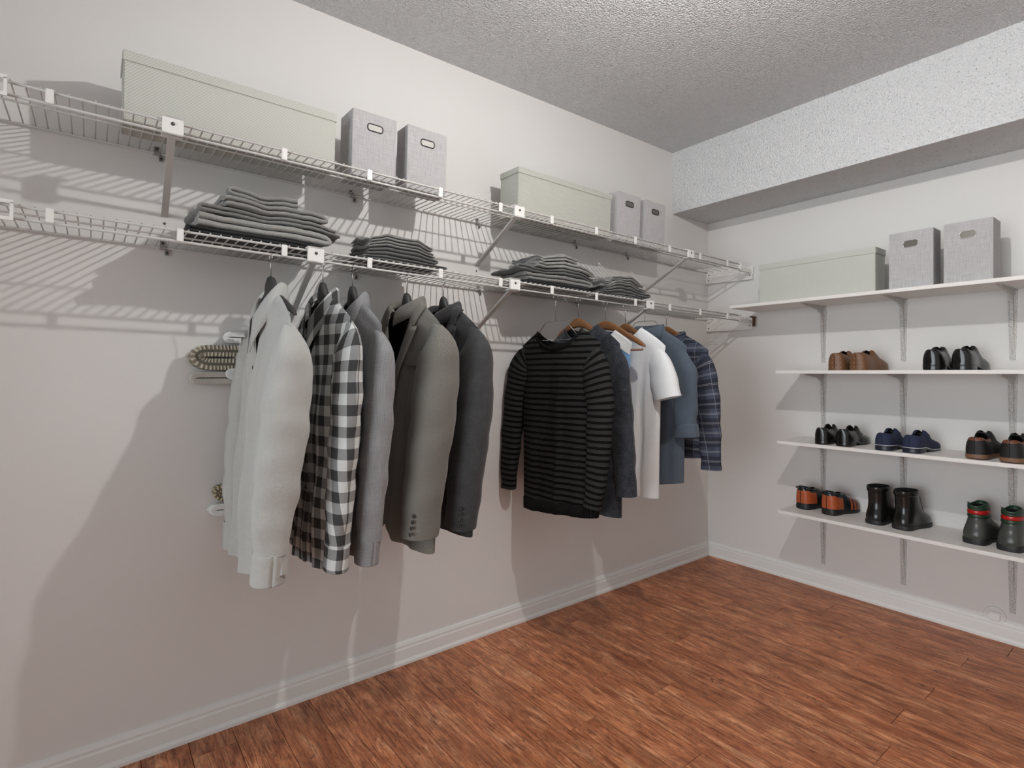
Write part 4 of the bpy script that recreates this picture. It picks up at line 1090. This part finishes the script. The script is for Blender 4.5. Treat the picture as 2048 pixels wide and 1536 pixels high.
def ring_band(prof, z0, z1, out, name, mat, parent, L, wave=None, thick=0.003):
    g = lambda c, z: spline([(p[0], p[c]) for p in prof], z)
    n = 40; vs = []; zs = [z0, z0 + (z1 - z0) * .2, (z0 + z1) / 2, z0 + (z1 - z0) * .8, z1]; os = [out * .5, out, out * 1.15, out, out * .5]
    for z, o in zip(zs, os):
        b, f, w = g(1, z) - o, g(2, z) + o, g(3, z) + o
        for k in range(n):
            a = 2 * math.pi * k / n; c, s = math.cos(a), math.sin(a)
            zz = z + (wave(a) * (z - z0) / (z1 - z0) if wave else 0)
            vs.append((b + (f - b) * (0.5 + 0.5 * c), w * math.copysign(abs(s) ** 0.8, s), zz))
    fs = [(i * n + k, i * n + (k + 1) % n, (i + 1) * n + (k + 1) % n, (i + 1) * n + k) for i in range(4) for k in range(n)]
    o = link(name, mesh(name, vs, fs, [(v[0], v[2]) for v in vs]), mat, parent); sol(o, thick); return o
def shoe_root(name, label, cat, loc, yaw, group):
    r = empty(name, loc, (0, 0, yaw)); return tag(r, label, cat, group)
def insole(root, L, ww, z, s1=0.6):
    link('insole', sole_mesh(L, ww * 0.86, z, z + 0.003, 1.0, 0.03, s1, name='insole'), SH['dark'], root)
def low_shoe(name, label, loc, yaw, group, L, ww, up, sole, H, op, heel_h=0.022, sole_t=0.008, welt=None, parts=None, heel=None, lin=True):
    root = shoe_root(name, label, 'shoe', loc, yaw, group)
    # toe spring and heel lift
    zb = lambda s: sole_t + heel_h * (1 - min(1, max(0, (s - 0.28) / 0.28)) ** 1.0 if s > 0.28 else 1.0) + 0.010 * max(0, s - 0.8) ** 2 * 10
    z0 = lambda s: zb(s) - sole_t
    link('sole', sole_mesh(L, ww, z0, lambda s: zb(s) + 0.001, 1.04), sole, root)
    if heel_h > 0.004: link('heel', sole_mesh(L, ww, 0.0, lambda s: z0(s) + 0.001, 1.02, 0.0, 0.30, name='heel'), heel or sole, root)
    if welt: link('welt', sole_mesh(L, ww, lambda s: zb(s) - 0.001, lambda s: zb(s) + 0.0022, 1.065, name='welt'), welt, root)
    u = link('upper', upper_mesh(L, ww, zb, H, op), up, root)
    if lin:
        l = link('lining', upper_mesh(L, ww, zb, H, op, 0.0022, 'lining'), SH['dark'], root)
    insole(root, L, ww, heel_h + sole_t + 0.004, 0.55)
    return root, zb
def pair(fn, ys, xs, z, yaws, labels, group):
    for y, x, yw, lb in zip(ys, xs, yaws, labels): fn(lb, (x, y, z), yw, group)

# brown driving loafers
def brown(lb, loc, yw, g):
    H = [(0, 0.074), (0.05, 0.077), (0.2, 0.070), (0.34, 0.064), (0.45, 0.090), (0.58, 0.066), (0.8, 0.044), (0.95, 0.034), (1, 0.022)]
    root, zb = low_shoe('loafer', lb, loc, yw, g, 0.255, 0.046, SH['brown'], SH['brown'], H, (0.035, 0.50, 0.52), 0.0, 0.006)
    for zz in (0.016, 0.036, 0.056):
        for yy in (-0.027, -0.009, 0.009, 0.027):
            s_ = 0.012 + 7.0 * yy * yy; m = MB(); m.lathe([(0.0022, 0.0), (0.0018, -0.0016)], (0, 0, 0), 8, 0)
            m.build('stud', SH['stud'], root, smooth=True, loc=(s_ * 0.255 * 2.1 - 0.0055, yy, zz))
    m = MB(); m.tube([(0.135, -0.034, 0.060), (0.140, -0.018, 0.079), (0.141, 0, 0.084), (0.140, 0.018, 0.079), (0.135, 0.034, 0.060)], 0.004, 8); m.build('strap', SH['brown'], root, smooth=True)
pair(brown, (-0.852, -0.945), (-0.285, -0.285), SHZ[1], (R_(-2), R_(-5)), ('brown driving loafer with studded heel on the left', 'brown driving loafer with studded heel nearer the black dress shoes'), 'brown loafers')
def dress(lb, loc, yw, g):
    H = [(0, 0.062), (0.05, 0.064), (0.2, 0.055), (0.32, 0.062), (0.42, 0.088), (0.58, 0.060), (0.8, 0.040), (0.95, 0.030), (1, 0.018)]
    root, zb = low_shoe('dress_shoe', lb, loc, yw, g, 0.265, 0.043, SH['black'], SH['black'], H, (0.03, 0.46, 0.50), 0.018, 0.006)
    m = MB(); m.tube([(0.0, -0.002, 0.03), (-0.0012, 0, 0.06), (0.004, 0, 0.084)], 0.0016, 6); m.build('back_seam', SH['black'], root, smooth=True)
pair(dress, (-1.228, -1.325), (-0.285, -0.285), SHZ[1], (R_(0), R_(-3)), ('polished black dress shoe on the left of its pair on the second shelf', 'polished black dress shoe on the right of its pair on the second shelf'), 'black dress shoes')
def bloafer(lb, loc, yw, g):
    H = [(0, 0.056), (0.05, 0.058), (0.2, 0.046), (0.34, 0.050), (0.46, 0.082), (0.6, 0.054), (0.8, 0.038), (0.95, 0.028), (1, 0.016)]
    root, zb = low_shoe('loafer', lb, loc, yw, g, 0.255, 0.041, SH['black'], SH['black'], H, (0.03, 0.52, 0.56), 0.018, 0.006)
    m = MB(); m.tube([(0.14, -0.032, 0.050), (0.145, -0.016, 0.068), (0.147, 0, 0.072), (0.145, 0.016, 0.068), (0.14, 0.032, 0.050)], 0.0045, 8); m.build('strap', SH['black'], root, smooth=True)
pair(bloafer, (-0.788, -0.882), (-0.285, -0.282), SHZ[2], (R_(0), R_(-2)), ('glossy black loafer nearest the shelf end', 'glossy black loafer beside the navy shoes'), 'black loafers')
def navy(lb, loc, yw, g):
    H = [(0, 0.052), (0.05, 0.056), (0.2, 0.050), (0.34, 0.052), (0.44, 0.080), (0.6, 0.052), (0.8, 0.036), (0.95, 0.026), (1, 0.014)]
    root, zb = low_shoe('lace_shoe', lb, loc, yw, g, 0.258, 0.043, SH['navy'], SH['navysole'], H, (0.04, 0.48, 0.50), 0.015, 0.008, welt=SH['white'])
    m = MB()
    link('tongue', upper_mesh(0.258, 0.026, 0.03, [(0, .05), (1, .048)], None, name='tongue', s_lo=0.3, s_hi=0.62, u_lo=0.5), SH['suedeblk'], root)
pair(navy, (-1.048, -1.152), (-0.286, -0.284), SHZ[2], (R_(-2), R_(-4)), ('navy suede shoe with white welt nearer the black loafers', 'navy suede shoe with white welt nearer the brown heeled shoes'), 'navy shoes')
def bbrown(lb, loc, yw, g):
    H = [(0, 0.066), (0.05, 0.069), (0.2, 0.058), (0.34, 0.060), (0.46, 0.092), (0.6, 0.062), (0.8, 0.044), (0.95, 0.034), (1, 0.02)]
    root, zb = low_shoe('sneaker', lb, loc, yw, g, 0.262, 0.044, SH['suedeblk'], SH['gumsole'], H, (0.04, 0.52, 0.52), 0.004, 0.016)
    link('heel_collar', upper_mesh(0.262, 0.0446, zb, H, (0.04, 0.52, 0.52), -0.0008, 'heel_collar', 0.0, 0.36, 0.60, 0.97), SH['tan'], root)
    link('tongue', upper_mesh(0.262, 0.03, 0.05, [(0, .05), (0.4, 0.052), (1, .03)], None, name='tongue', s_lo=0.3, s_hi=0.6, u_lo=0.5), SH['suedeblk'], root)
pair(bbrown, (-1.37, -1.478), (-0.278, -0.292), SHZ[2], (R_(-3), R_(-3)), ('black sneaker with brown heel collar and gum sole nearer the navy shoes', 'black sneaker with brown heel collar at the picture edge'), 'black and brown sneakers')
def orange(lb, loc, yw, g):
    H = [(0, 0.096), (0.06, 0.098), (0.2, 0.084), (0.34, 0.080), (0.46, 0.086), (0.6, 0.068), (0.8, 0.050), (0.95, 0.038), (1, 0.024)]
    root, zb = low_shoe('high_sneaker', lb, loc, yw, g, 0.225, 0.045, SH['teal'], SH['rubber'], H, (0.05, 0.48, 0.52), 0.008, 0.014)
    link('heel_panel', upper_mesh(0.225, 0.0454, zb, H, (0.05, 0.48, 0.52), -0.001, 'heel_panel', 0.0, 0.34, 0.04, 0.52), SH['orange'], root)
    link('heel_cup', upper_mesh(0.225, 0.0458, lambda s: 0.006, [(0, 0.034), (0.1, 0.03), (0.3, 0.018), (1, .01)], None, -0.0016, 'heel_cup', 0.0, 0.32, 0.0, 0.6), SH['rubber'], root)
    for a, b in ((0.56, 0.62), (0.66, 0.72), (0.76, 0.82)):
        link('side_stripe', upper_mesh(0.225, 0.0452, zb, H, None, -0.001, 'side_stripe', a, b, 0.03, 1.0), SH['orange'], root)
    m = MB()
    for k in range(3): m.tube([(0.055 + 0.006 * k, 0, 0.104 - 0.0 * k), (0.056 + .006 * k, 0.0, 0.104)], 0.001, 5)
    c = MB(); c.tube([(0.008, -0.026, 0.108), (0.002, 0, 0.114), (0.008, 0.026, 0.108), (0.05, 0.034, 0.100), (0.09, 0.026, 0.098)], 0.006, 8); c.tube([(0.008, -0.026, 0.108), (0.05, -0.034, 0.100), (0.09, -0.026, 0.098)], 0.006, 8)
    c.build('padded_collar', SH['teal'], root, smooth=True)
pair(orange, (-0.652, -0.785), (-0.19, -0.207), SHZ[3], (R_(-14), R_(-12)), ('black shoe with burnt orange heel at the end of the lowest shelf', 'black shoe with burnt orange heel beside the black boots'), 'black and orange shoes')
def boot(lb, loc, yw, g):
    L = 0.222; ww = 0.046
    root = shoe_root('ankle_boot', lb, 'boot', loc, yw, g)
    link('sole', sole_mesh(L, ww, 0.0, 0.018, 1.07), SH['rubber'], root)
    prof = [(0.016, 0.000, L, ww), (0.03, -0.002, L * 0.995, ww), (0.045, 0.0, L * 0.95, ww * 0.98), (0.058, 0.004, L * 0.86, ww * 0.95), (0.075, 0.009, L * 0.72, ww * 0.90), (0.10, 0.012, L * 0.62, ww * 0.86), (0.135, 0.010, L * 0.55, ww * 0.86), (0.172, 0.007, L * 0.52, ww * 0.88)]
    u = link('upper', boot_mesh(L, ww, prof), SH['black'], root)
    link('lining', boot_mesh(L, ww, prof, 'lining', 0.003), SH['dark'], root)
    ring_band(prof, 0.150, 0.173, 0.0022, 'top_binding', SH['black'], root, L)
    m = MB(); m.tube([(0.028, 0, 0.148), (0.0, 0, 0.15), (0.004, 0, 0.10)], 0.001, 5)
    p = MB(); p.tube([(L * 0.54, -0.02, 0.17), (L * .6, -0.026, 0.11), (L * .66, -0.03, 0.07)], 0.0012, 6); p.build('side_seam', SH['rubber'], root, smooth=True)
    link('insole', sole_mesh(L, ww * .9, 0.02, 0.022, 1.0, 0.03, 0.9, name='insole'), SH['dark'], root)
pair(boot, (-0.990, -1.095), (-0.222, -0.226), SHZ[3], (R_(-4), R_(-10)), ('black ankle boot nearer the orange heeled shoes', 'black ankle boot nearer the grey rubber boots'), 'black ankle boots')
def welly(lb, loc, yw, g):
    L = 0.222; ww = 0.047
    root = shoe_root('rubber_boot', lb, 'boot', loc, yw, g)
    link('sole', sole_mesh(L, ww, 0.010, 0.020, 1.05), SH['rubber'], root); link('heel', sole_mesh(L, ww, 0.0, 0.024, 1.06, 0.0, 0.36, name='heel'), SH['rubber'], root)
    link('front_tread', sole_mesh(L, ww, 0.0, 0.011, 1.04, 0.5, 1.0, name='front_tread'), SH['rubber'], root)
    prof = [(0.020, 0.000, L, ww), (0.035, -0.003, L * 0.99, ww * 1.02), (0.052, 0.0, L * 0.93, ww * 1.0), (0.068, 0.006, L * 0.80, ww * 0.93), (0.085, 0.014, L * 0.66, ww * 0.82), (0.105, 0.020, L * 0.56, ww * 0.70), (0.13, 0.022, L * 0.52, ww * 0.64), (0.150, 0.020, L * 0.51, ww * 0.65)]
    link('upper', boot_mesh(L, ww, prof), SH['gumboot'], root)
    link('lining', boot_mesh(L, ww, prof, 'lining', 0.003), SH['dark'], root)
    ring_band(prof, 0.106, 0.120, 0.0024, 'lower_green_band', SH['dgreen'], root, L)
    ring_band(prof, 0.120, 0.136, 0.0034, 'red_band', SH['red'], root, L)
    ring_band(prof, 0.136, 0.150, 0.0024, 'upper_green_band', SH['dgreen'], root, L, wave=lambda a: 0.006 * math.sin(3 * a + 1))
    ring_band(prof, 0.146, 0.152, 0.0016, 'rolled_top', SH['dgreen'], root, L, wave=lambda a: 0.008 + 0.006 * math.sin(3 * a + 1))
    link('insole', sole_mesh(L, ww * .85, 0.024, 0.026, 1.0, 0.03, 0.9, name='insole'), SH['dark'], root)
pair(welly, (-1.352, -1.462), (-0.228, -0.236), SHZ[3], (R_(-6), R_(-4)), ('grey rubber boot with red and green top band nearer the black boots', 'grey rubber boot with red and green top band at the picture edge'), 'grey rubber boots')
